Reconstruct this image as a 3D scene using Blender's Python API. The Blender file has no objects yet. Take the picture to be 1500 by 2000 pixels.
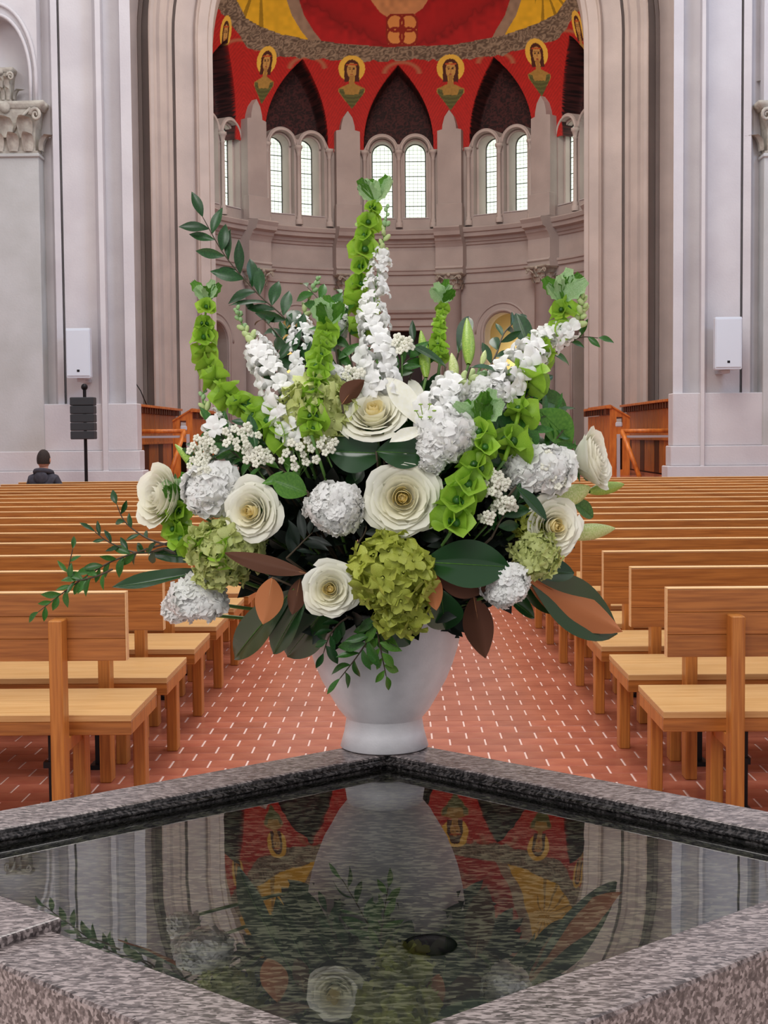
import bpy, bmesh, math, random
import numpy as np
from mathutils import Vector, Matrix
R_ = random.Random(7)
PI = math.pi
C = bpy.context.scene.collection
scn = bpy.context.scene

# ------------------------------------------------------------ camera
F = 2700.0
HC = 1.5
_y = Vector((33/F, 150/F, -1)).normalized()
_x = Vector((1, .0085, 0)); _x = (_x - _x.dot(_y)*_y).normalized()
_z = _x.cross(_y)
CM = Matrix((_x, _y, _z))
cam = bpy.data.objects.new('camera', bpy.data.cameras.new('camera'))
C.objects.link(cam)
cam.matrix_world = Matrix.Translation((0, 0, HC)) @ CM.to_4x4()
cam.data.sensor_fit = 'VERTICAL'; cam.data.sensor_height = 24.0; cam.data.sensor_width = 18.0
cam.data.lens = F/2000*24
cam.data.clip_start = .05; cam.data.clip_end = 200
scn.camera = cam
def W(px, py, d):
    v = CM @ Vector(((px-750)/F, (1000-py)/F, -1))
    v = v*(d/v.y)
    return Vector((v.x, v.y, v.z+HC))

# ------------------------------------------------------------ world, lights, exposure
w = bpy.data.worlds.new('world'); scn.world = w; w.use_nodes = True
w.node_tree.nodes['Background'].inputs[0].default_value = (.97, .94, .97, 1)
w.node_tree.nodes['Background'].inputs[1].default_value = .56
scn.view_settings.view_transform = 'Standard'; scn.view_settings.look = 'None'
scn.view_settings.gamma = 1; scn.view_settings.use_curve_mapping = False
scn.view_settings.exposure = 0.0
def area(name, loc, target, size, energy, color, sy=None):
    l = bpy.data.lights.new(name, 'AREA'); l.energy = energy; l.color = color; l.size = size
    if sy: l.shape = 'RECTANGLE'; l.size_y = sy
    o = bpy.data.objects.new(name, l); C.objects.link(o); o.location = loc
    o.rotation_euler = (Vector(target)-Vector(loc)).to_track_quat('-Z', 'Y').to_euler()
    return o
area('nave_skylight', (0, 11, 15), (0, 11, 0), 8, 1700, (1.0, .96, .92), 14)
area('clerestory_right', (11, 6, 11), (5.5, 21, 5), 5, 1000, (.5, .7, 1.0))
area('clerestory_left', (-11, 6, 11), (-5, 21, 5), 5, 420, (1.0, .98, .97))
area('chancel_lamp', (0, 33.0, 16.5), (0, 38.5, 10.6), 2.5, 620, (1.0, .84, .62))
area('choir_lamp', (0, 27, 15), (0, 30, 0), 4, 650, (1.0, .88, .78))
area('bouquet_fill_light', (-1.6, -2.2, 4.8), (0, 2.5, 1.25), 2.6, 165, (1.0, .98, .95))  # unseen fill light added behind the camera to brighten the flowers

# ------------------------------------------------------------ materials
def lin(r, g, b):
    f = lambda c: (c/255/12.92 if c/255 <= .04045 else ((c/255+.055)/1.055)**2.4)
    return (f(r), f(g), f(b), 1)
def mat(name, col, rough=.6, col2=None, scale=8, stretch=(1,1,1), bump=0, bscale=None, spec=.5, metal=0, emit=None, sub=0, trans=0, detail=4, coat=0, rand=0, lo=.35, hi=.65):
    m = bpy.data.materials.new(name); m.use_nodes = True
    nt = m.node_tree; N = nt.nodes; L = nt.links
    b = N['Principled BSDF']
    b.inputs['Base Color'].default_value = col; b.inputs['Roughness'].default_value = rough
    b.inputs['Specular IOR Level'].default_value = spec; b.inputs['Metallic'].default_value = metal
    b.inputs['Coat Weight'].default_value = coat
    if emit: b.inputs['Emission Color'].default_value = emit[0]; b.inputs['Emission Strength'].default_value = emit[1]
    if sub:
        b.inputs['Subsurface Weight'].default_value = sub; b.inputs['Subsurface Radius'].default_value = (.01, .01, .006); b.inputs['Subsurface Scale'].default_value = .5
    last = None
    if col2 or bump:
        tc = N.new('ShaderNodeTexCoord'); mp = N.new('ShaderNodeMapping'); mp.inputs['Scale'].default_value = stretch
        L.new(tc.outputs['Object'], mp.inputs[0])
        nz = N.new('ShaderNodeTexNoise'); nz.inputs['Scale'].default_value = scale; nz.inputs['Detail'].default_value = detail
        L.new(mp.outputs[0], nz.inputs[0])
    if col2:
        cr = N.new('ShaderNodeValToRGB'); cr.color_ramp.elements[0].color = col; cr.color_ramp.elements[1].color = col2
        cr.color_ramp.elements[0].position = lo; cr.color_ramp.elements[1].position = hi
        L.new(nz.outputs[0], cr.inputs[0]); last = cr.outputs[0]
    if rand:
        oi = N.new('ShaderNodeObjectInfo'); hv = N.new('ShaderNodeHueSaturation')
        mr = N.new('ShaderNodeMapRange'); mr.inputs[3].default_value = 1-rand; mr.inputs[4].default_value = 1+rand
        L.new(oi.outputs['Random'], mr.inputs[0]); L.new(mr.outputs[0], hv.inputs['Value'])
        if last: L.new(last, hv.inputs['Color'])
        else: hv.inputs['Color'].default_value = col
        last = hv.outputs[0]
    if last: L.new(last, b.inputs['Base Color'])
    if bump:
        if bscale:
            n2 = N.new('ShaderNodeTexNoise'); n2.inputs['Scale'].default_value = bscale; n2.inputs['Detail'].default_value = 5; L.new(mp.outputs[0], n2.inputs[0]); src = n2
        else: src = nz
        bp = N.new('ShaderNodeBump'); bp.inputs['Strength'].default_value = bump; bp.inputs['Distance'].default_value = .02
        L.new(src.outputs[0], bp.inputs['Height']); L.new(bp.outputs[0], b.inputs['Normal'])
    if trans:
        tr = N.new('ShaderNodeBsdfTranslucent'); mx = N.new('ShaderNodeMixShader'); mx.inputs[0].default_value = trans
        if last: L.new(last, tr.inputs[0])
        else: tr.inputs[0].default_value = col
        L.new(b.outputs[0], mx.inputs[1]); L.new(tr.outputs[0], mx.inputs[2]); L.new(mx.outputs[0], N['Material Output'].inputs[0])
    return m
M = {}
M['stone'] = mat('pale_plaster', lin(210,206,208), .8, lin(200,195,198), 1.5, bump=.15, bscale=30)
M['stone_warm'] = mat('warm_plaster', lin(200,189,184), .8, lin(186,176,172), 1.2, bump=.15, bscale=30)
M['stone_apse'] = mat('apse_stone', lin(186,175,171), .8, lin(172,161,158), 1.2, bump=.15, bscale=25)
M['stone_grey'] = mat('grey_shaft_stone', lin(196,196,196), .75, lin(182,182,180), 1.5, bump=.15, bscale=30)
M['capital'] = mat('carved_stone', lin(190,184,172), .85, lin(165,156,146), 9, bump=.3, bscale=30)
M['niche'] = mat('niche_plaster', lin(244,222,160), .8)
M['wood'] = mat('pew_wood', lin(186,120,56), .34, lin(150,90,38), 3.0, (1.2, 26, 26), bump=.04, rand=.08, detail=6)
M['wood_seat'] = mat('seat_wood', lin(220,178,120), .36, lin(202,156,96), 3.0, (1.2, 26, 26), bump=.04, rand=.05, detail=6)
M['wood_post'] = mat('post_wood', lin(206,136,62), .38, lin(172,104,44), 3.0, (26, 26, 1.2), bump=.04, rand=.08, detail=6)
M['wood_lit_edge'] = mat('lit_edge_wood', lin(246,208,152), .4, lin(236,190,130), 3.0, (1.2, 26, 26), rand=.04)  # paler copy of the pew wood, with light painted into its colour
M['stall'] = mat('stall_wood', lin(226,134,54), .4, lin(188,98,36), 2.5, (6, 6, 1), rand=.12)
M['stall_dark'] = mat('stall_dark_wood', lin(120,60,26), .5, lin(90,44,22), 2.5, (6,6,1))  # darker brown wood for dentils, backing and some panels
M['tile'] = mat('terracotta_tile', lin(186,112,88), .22, lin(168,94,74), 6, rand=.14, bump=.06, bscale=40)
M['tile_far'] = mat('terracotta_tile_far', lin(186,112,88), .22, lin(164,94,74), 4, bump=.06, bscale=40)
M['mortar'] = mat('pale_mortar', lin(226,196,184), .7)
M['vase'] = mat('white_ceramic', lin(214,212,216), .42, lin(204,202,206), 30, bump=.06, bscale=220)
M['metal_dark'] = mat('dark_metal', lin(34,30,32), .4, metal=.7)
M['spk_white'] = mat('white_speaker', lin(214,220,230), .5, bump=.05, bscale=300, scale=200)
M['spk_black'] = mat('black_speaker', lin(44,46,50), .6)
M['steel'] = mat('grey_steel', lin(190,184,190), .4)
M['hoodie'] = mat('hoodie_fabric', lin(66,64,74), .9, lin(54,52,62), 20)
M['skin'] = mat('skin', lin(196,140,116), .6)
M['hair'] = mat('brown_hair', lin(48,34,28), .8, lin(36,26,22), 60, bump=.4, bscale=120)
M['jeans'] = mat('dark_jeans', lin(50,56,76), .9)
M['glass'] = mat('daylit_glass', lin(230,245,236), .3, emit=(lin(234,248,230), 1.0))
M['lead'] = mat('leading', lin(60,62,62), .7)
M['dark'] = mat('dark_opening', lin(60,52,54), .9)
# flora
M['petal'] = mat('cream_petal', lin(252,251,240), .55, lin(247,245,226), 14, trans=.25)
M['petal_mid'] = mat('ivory_petal', lin(253,251,238), .55, lin(251,248,224), 14, trans=.22)
M['petal_core'] = mat('yellow_petal', lin(254,246,206), .55, lin(252,236,176), 14, trans=.2)
M['white'] = mat('white_petal', lin(254,254,250), .55, lin(248,248,246), 30, trans=.25)
M['palegreen'] = mat('pale_green_bud', lin(206,220,160), .5, lin(180,202,128), 40, trans=.15)
M['bell'] = mat('lime_bell', lin(176,212,78), .5, lin(140,190,52), 40, trans=.4, rand=.15)
M['bellpale'] = mat('pale_tuft', lin(196,224,180), .5, lin(156,200,128), 40, trans=.35)
M['hyd'] = mat('lime_hydrangea', lin(194,200,92), .55, lin(166,178,64), 40, trans=.25, rand=.15)
M['hydpale'] = mat('pale_hydrangea', lin(214,220,150), .55, lin(192,202,120), 40, trans=.25, rand=.1)
M['leaf'] = mat('green_leaf', lin(62,116,40), .38, lin(44,90,32), 20, trans=.18, rand=.25)
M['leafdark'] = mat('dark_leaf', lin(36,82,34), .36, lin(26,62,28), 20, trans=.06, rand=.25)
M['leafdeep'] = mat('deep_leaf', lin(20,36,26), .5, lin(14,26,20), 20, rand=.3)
M['leafbright'] = mat('bright_leaf', lin(98,150,52), .4, lin(74,128,42), 20, trans=.3, rand=.15)
M['lilybud'] = mat('lily_bud', lin(170,196,84), .4, lin(128,170,58), 10, (30,30,1), trans=.1)
M['lilypale'] = mat('pale_lily_bud', lin(216,222,160), .4, lin(180,200,110), 10, (30,30,1), trans=.1)
M['stem'] = mat('green_stem', lin(92,132,60), .5)
M['stembrown'] = mat('brown_stem', lin(72,60,44), .6)
def two_side(name, top, under, rt=.22):
    m = mat(name, top, rt); nt = m.node_tree; N = nt.nodes; L = nt.links
    g = N.new('ShaderNodeNewGeometry'); mx = N.new('ShaderNodeMix'); mx.data_type = 'RGBA'
    mx.inputs[6].default_value = top; mx.inputs[7].default_value = under
    L.new(g.outputs['Backfacing'], mx.inputs[0]); L.new(mx.outputs[2], N['Principled BSDF'].inputs['Base Color'])
    mr = N.new('ShaderNodeMapRange'); mr.inputs[3].default_value = rt; mr.inputs[4].default_value = .75
    L.new(g.outputs['Backfacing'], mr.inputs[0]); L.new(mr.outputs[0], N['Principled BSDF'].inputs['Roughness'])
    return m
M['magnolia'] = two_side('magnolia_leaf', lin(30,66,32), lin(178,108,62))
M['magnolia_brown'] = two_side('brown_magnolia_leaf', lin(28,44,26), lin(92,54,34))
def granite(name, dark, mid, light, rough=.12, k=1.0):
    m = bpy.data.materials.new(name); m.use_nodes = True; nt = m.node_tree; N = nt.nodes; L = nt.links
    b = N['Principled BSDF']; b.inputs['Roughness'].default_value = rough
    tc = N.new('ShaderNodeTexCoord'); mp = N.new('ShaderNodeMapping'); mp.inputs['Scale'].default_value = (.55, 1.5, 1); mp.inputs['Rotation'].default_value = (0,0,.25)
    L.new(tc.outputs['Object'], mp.inputs[0])
    v = N.new('ShaderNodeTexVoronoi'); v.inputs['Scale'].default_value = 85*k; L.new(mp.outputs[0], v.inputs[0])
    n = N.new('ShaderNodeTexNoise'); n.inputs['Scale'].default_value = 60*k; n.inputs['Detail'].default_value = 6; L.new(mp.outputs[0], n.inputs[0])
    sp = N.new('ShaderNodeSeparateColor'); L.new(v.outputs['Color'], sp.inputs[0])
    ad = N.new('ShaderNodeMath'); ad.operation = 'MULTIPLY_ADD'; ad.inputs[1].default_value = .55; L.new(sp.outputs[0], ad.inputs[0]); L.new(n.outputs[0], ad.inputs[2])
    cr = N.new('ShaderNodeValToRGB'); e = cr.color_ramp.elements
    e[0].position = .5; e[0].color = dark; e[1].position = 1.05; e[1].color = light
    x = e.new(.75); x.color = mid
    L.new(ad.outputs[0], cr.inputs[0]); L.new(cr.outputs[0], b.inputs['Base Color'])
    return m
M['granite'] = granite('brown_granite', lin(64,57,57), lin(106,96,95), lin(160,148,146), .24, 2.6)
M['granite_pol'] = granite('polished_granite', lin(12,12,14), lin(34,31,31), lin(80,76,76), .12, 2.6)
M['granite_floor'] = granite('basin_granite', lin(8,10,9), lin(38,40,34), lin(128,126,104), .4, 1.6)
m = bpy.data.materials.new('water'); m.use_nodes = True; nt = m.node_tree
b = nt.nodes['Principled BSDF']; b.inputs['Base Color'].default_value = (.93,.97,.95,1); b.inputs['Roughness'].default_value = 0; b.inputs['Transmission Weight'].default_value = 1; b.inputs['IOR'].default_value = 1.68
nz = nt.nodes.new('ShaderNodeTexNoise'); nz.inputs['Scale'].default_value = 5; tc = nt.nodes.new('ShaderNodeTexCoord'); nt.links.new(tc.outputs['Object'], nz.inputs[0])
bp = nt.nodes.new('ShaderNodeBump'); bp.inputs['Strength'].default_value = .012; bp.inputs['Distance'].default_value = .02; nt.links.new(nz.outputs[0], bp.inputs['Height']); nt.links.new(bp.outputs[0], b.inputs['Normal'])
M['water'] = m
m = bpy.data.materials.new('painted_plaster'); m.use_nodes = True; nt = m.node_tree
at = nt.nodes.new('ShaderNodeVertexColor'); at.layer_name = 'paint'
nt.links.new(at.outputs[0], nt.nodes['Principled BSDF'].inputs['Base Color']); nt.nodes['Principled BSDF'].inputs['Roughness'].default_value = .75
M['paint'] = m

# ------------------------------------------------------------ helpers
def mesh(name, verts, faces, smooth=False):
    me = bpy.data.meshes.new(name); me.from_pydata([tuple(v) for v in verts], [], faces); me.update()
    if smooth: me.polygons.foreach_set('use_smooth', [True]*len(me.polygons))
    return me
def obj(name, me, m=None, parent=None, smooth=False):
    if isinstance(me, tuple): me = mesh(name, me[0], me[1], smooth)
    o = bpy.data.objects.new(name, me); C.objects.link(o)
    if m is not None and not me.materials: me.materials.append(m)
    if parent: o.parent = parent
    return o
def tag(o, label, cat, group=None, kind=None):
    if label: o['label'] = label
    if cat: o['category'] = cat
    if group: o['group'] = group
    if kind: o['kind'] = kind
    return o
def empty(name, loc, label, cat, group=None, rot=None):
    o = bpy.data.objects.new(name, None); C.objects.link(o); o.location = loc; o.empty_display_size = .1
    if rot is not None: o.rotation_euler = rot
    return tag(o, label, cat, group)
def copy_tree(o, parent=None):
    c = o.copy(); C.objects.link(c); c.parent = parent
    for ch in [x for x in kids.get(o.name, [])]: pass
    return c
class G:
    """collects vertices and faces"""
    def __init__(s): s.v = []; s.f = []
    def add(s, v, f):
        n = len(s.v); s.v += [tuple(p) for p in v]; s.f += [tuple(i+n for i in q) for q in f]; return s
    def box(s, a, b, bev=0):
        x0,y0,z0 = a; x1,y1,z1 = b
        if not bev:
            v = [(x0,y0,z0),(x1,y0,z0),(x1,y1,z0),(x0,y1,z0),(x0,y0,z1),(x1,y0,z1),(x1,y1,z1),(x0,y1,z1)]
            return s.add(v, [(0,3,2,1),(4,5,6,7),(0,1,5,4),(1,2,6,5),(2,3,7,6),(3,0,4,7)])
        # chamfered on all twelve edges
        v = []; idx = {}
        for i, sx in enumerate((x0,x1)):
            for j, sy in enumerate((y0,y1)):
                for k, sz in enumerate((z0,z1)):
                    ix = bev if i == 0 else -bev; iy = bev if j == 0 else -bev; iz = bev if k == 0 else -bev
                    for ax, p in enumerate(((sx, sy+iy, sz+iz), (sx+ix, sy, sz+iz), (sx+ix, sy+iy, sz))):
                        idx[(i,j,k,ax)] = len(v); v.append(p)
        f = []
        for i in (0,1):
            q = [idx[(i,0,0,0)], idx[(i,1,0,0)], idx[(i,1,1,0)], idx[(i,0,1,0)]]; f.append(q if i else q[::-1])
            q = [idx[(0,i,0,1)], idx[(0,i,1,1)], idx[(1,i,1,1)], idx[(1,i,0,1)]]; f.append(q if i else q[::-1])
            q = [idx[(0,0,i,2)], idx[(1,0,i,2)], idx[(1,1,i,2)], idx[(0,1,i,2)]]; f.append(q if i else q[::-1])
        for a_ in (0,1):
            for b_ in (0,1):
                f.append([idx[(a_,b_,0,0)], idx[(a_,b_,1,0)], idx[(a_,b_,1,1)], idx[(a_,b_,0,1)]])
                f.append([idx[(a_,0,b_,0)], idx[(a_,1,b_,0)], idx[(a_,1,b_,2)], idx[(a_,0,b_,2)]])
                f.append([idx[(0,a_,b_,1)], idx[(1,a_,b_,1)], idx[(1,a_,b_,2)], idx[(0,a_,b_,2)]])
                for c_ in (0,1): f.append([idx[(a_,b_,c_,0)], idx[(a_,b_,c_,1)], idx[(a_,b_,c_,2)]])
        return s.add(v, f)
    def grid(s, P, closed_u=False):
        """P[i][j] points"""
        n = len(P); k = len(P[0]); v = [p for r in P for p in r]; f = []
        for i in range(n-1):
            for j in range(k if closed_u else k-1):
                j2 = (j+1) % k; f.append((i*k+j, i*k+j2, (i+1)*k+j2, (i+1)*k+j))
        return s.add(v, f)
    def lathe(s, prof, n=24, c=(0,0,0), a0=0, a1=2*PI):
        full = abs(a1-a0-2*PI) < 1e-6
        A = [a0+(a1-a0)*i/(n if full else n-1) for i in range(n)]
        P = [[(c[0]+r*math.cos(a), c[1]+r*math.sin(a), c[2]+z) for a in A] for r, z in prof]
        return s.grid(P, full)
    def tube(s, pts, rad, n=6, cap=True):
        pts = [Vector(p) for p in pts]
        if not hasattr(rad, '__len__'): rad = [rad]*len(pts)
        P = []; prev = None
        for i, p in enumerate(pts):
            t = (pts[min(i+1, len(pts)-1)]-pts[max(i-1, 0)]).normalized()
            a = prev if prev is not None else (Vector((0,0,1)) if abs(t.z) < .9 else Vector((1,0,0)))
            u = (a-a.dot(t)*t).normalized(); prev = u; v = t.cross(u)
            P.append([p+rad[i]*(math.cos(q)*u+math.sin(q)*v) for q in [2*PI*j/n for j in range(n)]])
        base = len(s.v); s.grid(P, True)
        if cap: s.f.append(tuple(base+j for j in range(n))[::-1]); e = base+(len(P)-1)*n; s.f.append(tuple(e+j for j in range(n)))
        return s
    def ellip(s, c, r, n=12, m=8, rot=None):
        P = []
        for i in range(m+1):
            a = -PI/2+PI*i/m; a = max(min(a, PI/2-.02), -PI/2+.02)
            row = []
            for j in range(n):
                q = 2*PI*j/n; v = Vector((r[0]*math.cos(a)*math.cos(q), r[1]*math.cos(a)*math.sin(q), r[2]*math.sin(a)))
                if rot is not None: v = rot @ v
                row.append(Vector(c)+v)
            P.append(row)
        return s.grid(P, True)
    def obj(s, name, m, parent=None, smooth=False): return obj(name, mesh(name, s.v, s.f, smooth), m, parent)
    def mesh(s, name, m, smooth=False):
        me = mesh(name, s.v, s.f, smooth); me.materials.append(m); return me
def struct(o): o['kind'] = 'structure'; return o
def basis(n, up=Vector((0,0,1))):
    """rotation whose z axis is n and whose y axis leans to up"""
    n = Vector(n).normalized(); y = up-up.dot(n)*n
    if y.length < 1e-3: y = Vector((0,1,0))-n.y*n
    y.normalize(); x = y.cross(n)
    return Matrix((x, y, n)).transposed()
def holed(mapf, x0, x1, z0, z1, holes, t0, t1, nx=60, ztop=None):
    """wall over x0..x1, z0..z1 with round-headed openings (cx, hw, zb, zs, rise), from depth t0 to t1"""
    xs = set(np.linspace(x0, x1, nx).tolist())
    for h in holes:
        cx, hw, zb, zs, rise = h
        for k in range(17): xs.add(cx-hw*math.cos(PI*k/16))
    xs = sorted(x for x in xs if x0-1e-6 <= x <= x1+1e-6)
    g = G()
    top = ztop or (lambda x: z1)
    def spans(x, mid):
        for cx, hw, zb, zs, rise in holes:
            if abs(mid-cx) < hw:
                q = max(0, 1-((x-cx)/hw)**2)**.5
                return [(z0, zb), (zs+q*rise, top(x))]
        return [(z0, top(x))]
    for a, b in zip(xs[:-1], xs[1:]):
        if b-a < 1e-7: continue
        mid = (a+b)/2
        for (al, ah), (bl, bh) in zip(spans(a, mid), spans(b, mid)):
            if ah-al < 1e-6 and bh-bl < 1e-6: continue
            v = [mapf(a,al,t0), mapf(b,bl,t0), mapf(b,bh,t0), mapf(a,ah,t0), mapf(a,al,t1), mapf(b,bl,t1), mapf(b,bh,t1), mapf(a,ah,t1)]
            g.add(v, [(0,1,2,3), (7,6,5,4), (3,2,6,7), (0,4,5,1)])
    for cx, hw, zb, zs, rise in holes:
        for x in (cx-hw, cx+hw):
            g.add([mapf(x,zb,t0), mapf(x,zs,t0), mapf(x,zs,t1), mapf(x,zb,t1)], [(0,1,2,3)])
    for x in (x0, x1): g.add([mapf(x,z0,t0), mapf(x,top(x),t0), mapf(x,top(x),t1), mapf(x,z0,t1)], [(0,1,2,3)])
    return g
FLOOR2 = .65            # raised chancel floor

# ------------------------------------------------------------ floor of terracotta tiles
g = G().box((-9, .0, -.1), (9, 22, -.004))
floor = struct(g.obj('floor', M['mortar']))
TL, TW, J = .1725, .1426, .0045
tm = G().box((-TL/2+J, -TW/2+J*.6, -.01), (TL/2-J, TW/2-J*.6, 0), .002).mesh('tile', M['tile'])
far = G(); cand = []
ny = int(20/TW)
for j in range(ny):
    y = 3.2+(j+.5)*TW
    for i in range(-45, 46):
        x = (i+(.5 if j % 2 else 0))*TL-.03
        if abs(x) > 7.5 or y > 21.5: continue
        u = HC*F/y
        px = 783+x*F/y; py = 848+u
        vis = -40 < px < 1540 and 1180 < py < 1640 and abs(x) < 1.75
        cand.append((y if vis else y+100, x, y))
cand.sort()
for k, (_, x, y) in enumerate(cand):
    if k < 300:
        o = obj('tile', tm, None, floor); o.location = (x, y, R_.uniform(-.0006, .0006))
    else:
        far.box((x-TL/2+J, y-TW/2+J*.6, -.01), (x+TL/2-J, y+TW/2-J*.6, 0))
o = far.obj('tile_field', M['tile_far'], floor); o['kind'] = 'stuff'
struct(G().box((-9, 22, -.1), (9, 42, FLOOR2)).obj('floor', M['tile_far']))

# ------------------------------------------------------------ nave piers
def pier(side):
    if side < 0:
        prof = [(40,24.5),(225,24.4),(258,21.5),(262,21.28),(262,21.0),(241,21.0),(240,21.22),(209,21.22),(208,21.0),(204,20.86),(194,20.84),(190,21.02),(188,21.1),(125,21.1),(124,21.3),(122,21.3),(120,21.05),(108,20.98),(104,21.15),(86,21.25),(84,21.3),(-400,21.3)]
    else:
        prof = [(1560,24.5),(1352,24.4),(1319,21.5),(1315,21.28),(1315,21.0),(1334,21.0),(1335,21.22),(1366,21.22),(1367,21.0),(1370,20.86),(1377,20.84),(1380,21.02),(1382,21.1),(1446,21.1),(1447,21.3),(1449,21.3),(1451,21.05),(1466,20.98),(1470,21.15),(1484,21.25),(1486,21.3),(1960,21.3)]
    pts = [(W(px, 500, d).x, d) for px, d in prof]
    zt = 14.5
    zp = W(262 if side < 0 else 1315, 768 if side > 0 else 788, 21).z
    g = G(); g.grid([[(x, y, z) for x, y in pts] for z in (0, zt)])
    o = struct(g.obj('wall_left' if side < 0 else 'wall_right', M['stone']))
    # plinth in three steps, flush and without mouldings
    cx = pts[4][0]; far_x = pts[-1][0]
    zs = [zp, W(1300, 871, 21).z, W(1300, 910, 21).z]
    for k, (zz, e) in enumerate(zip(zs, (0.012, .05, .11))):
        a = cx-side*e; z0 = zs[k+1] if k < 2 else 0
        G().box((min(a, far_x), 20.94-e, z0), (max(a, far_x), 21.3, zz), .012).obj('plinth_course', M['stone'], o)
    return o, pts
pl, ptl = pier(-1); pr, ptr = pier(1)

def acanthus(h, wd, curl):
    P = []
    for i in range(8):
        t = i/7; row = []
        ww = wd*(.75+.35*math.sin(PI*t))*(1-.55*max(0, t-.6)/.4)
        for j in range(7):
            s_ = j/6*2-1
            out = .02+curl*(t**3)*1.0+.35*wd*(1-s_*s_)*.5
            z = h*(t-.28*max(0, t-.72)/.28)
            rf = .07*wd*math.cos(j*PI)*(.4+t)
            row.append((s_*ww/2, -(out+rf), z))
        P.append(row)
    return G().grid(P)
def capital(loc, w, h, d, parent, rotz=0, fine=True, round_=False):
    """Corinthian capital; w,d = width and depth of the bell, h height"""
    g = G()
    if round_: g.lathe([(w/2*.86, 0), (w/2*.9, h*.1), (w/2*.86, h*.14), (w/2*.9, h*.5), (w/2*1.1, h*.85)], 16)
    else:
        P = []
        for z, k in ((0, 1.03), (.05, 1.06), (.06, .96), (.5, .98), (.86, 1.1)):
            P.append([(-w/2*k, d/2, z*h), (-w/2*k, -d/2*k, z*h), (w/2*k, -d/2*k, z*h), (w/2*k, d/2, z*h)])
        g.grid(P)
    o = g.obj('capital', M['capital'], parent); o.location = loc; o.rotation_euler = (0, 0, rotz)
    def put(gg, n, x, y, z, a, nm):
        for q in range(len(gg.v)):
            vx, vy, vz = gg.v[q]; c_, s_ = math.cos(a), math.sin(a)
            gg.v[q] = (x+vx*c_-vy*s_, y+vx*s_+vy*c_, z+vz)
        if fine: gg.obj(nm, M['capital'], o, True)
        else: n.add(gg.v, gg.f)
    j = G()
    sites = []
    if round_:
        for row, (n, zz, hh) in enumerate(((8, .1, .4), (8, .3, .42))):
            for k in range(n):
                a = 2*PI*(k+.5*row)/n; r = w/2*.9; sites.append((r*math.sin(a), -r*math.cos(a), zz*h, a, w*.36, hh*h))
    else:
        for row, (n, zz, hh) in enumerate(((4, .04, .44), (3, .3, .5))):
            for k in range(n):
                x = ((k+.5)/n-.5)*w; sites.append((x, -d/2, zz*h, 0, w/n*.74, hh*h))
        sites.append((w/2, -d*.1, .08*h, PI/2, d*.8, .42*h)); sites.append((-w/2, -d*.1, .08*h, -PI/2, d*.8, .42*h))
    for x, y, z, a, ww, hh in sites: put(acanthus(hh, ww, hh*(.62 if not round_ else .5)), j, x, y, z, a, 'acanthus_leaf')
    for sx in (-1, 1):      # volutes
        gg = G(); pts = []; rr = []
        for i in range(22):
            t = i/21; a = t*PI*3.2; r = h*.13*(1-t*.8); pts.append((sx*(w/2*1.02+h*.02)-sx*r*math.cos(a)*.8, -d/2-h*.12, h*.72+r*math.sin(a))); rr.append(h*.045*(1-.6*t))
        gg.tube(pts, rr, 5)
        gg.tube([(sx*w*.12, -d/2-.01, h*.42), (sx*w*.25, -d/2-h*.06, h*.68), (sx*w/2*.9, -d/2-h*.12, h*.84)], [h*.03, h*.035, h*.04], 5)
        put(gg, j, 0, 0, 0, 0, 'volute')
    rs = G().ellip((0, -d/2*1.12-.02, h*.88), (h*.11, h*.07, h*.11), 8, 6); put(rs, j, 0, 0, 0, 0, 'rosette')
    ab = G(); P = []
    for z, k in ((.86, 1.2), (.9, 1.22), (.93, 1.3), (1.0, 1.32)):
        row = []
        for i in range(9):
            s_ = i/8*2-1; row.append((s_*w/2*k, -d/2*k-.04*h+(1-s_*s_)*.12*d, z*h))
        row.append((w/2*k, d/2, z*h)); row.insert(0, (-w/2*k, d/2, z*h)); P.append(row)
    ab.grid(P); n_ = len(P[0]); e = 3*n_; ab.f.append(tuple(range(e, e+n_))); ab.f.append(tuple(range(n_))[::-1])
    put(ab, j, 0, 0, 0, 0, 'abacus')
    if not fine: j.obj('carved_leaves', M['capital'], o, True)
    return o
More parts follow.
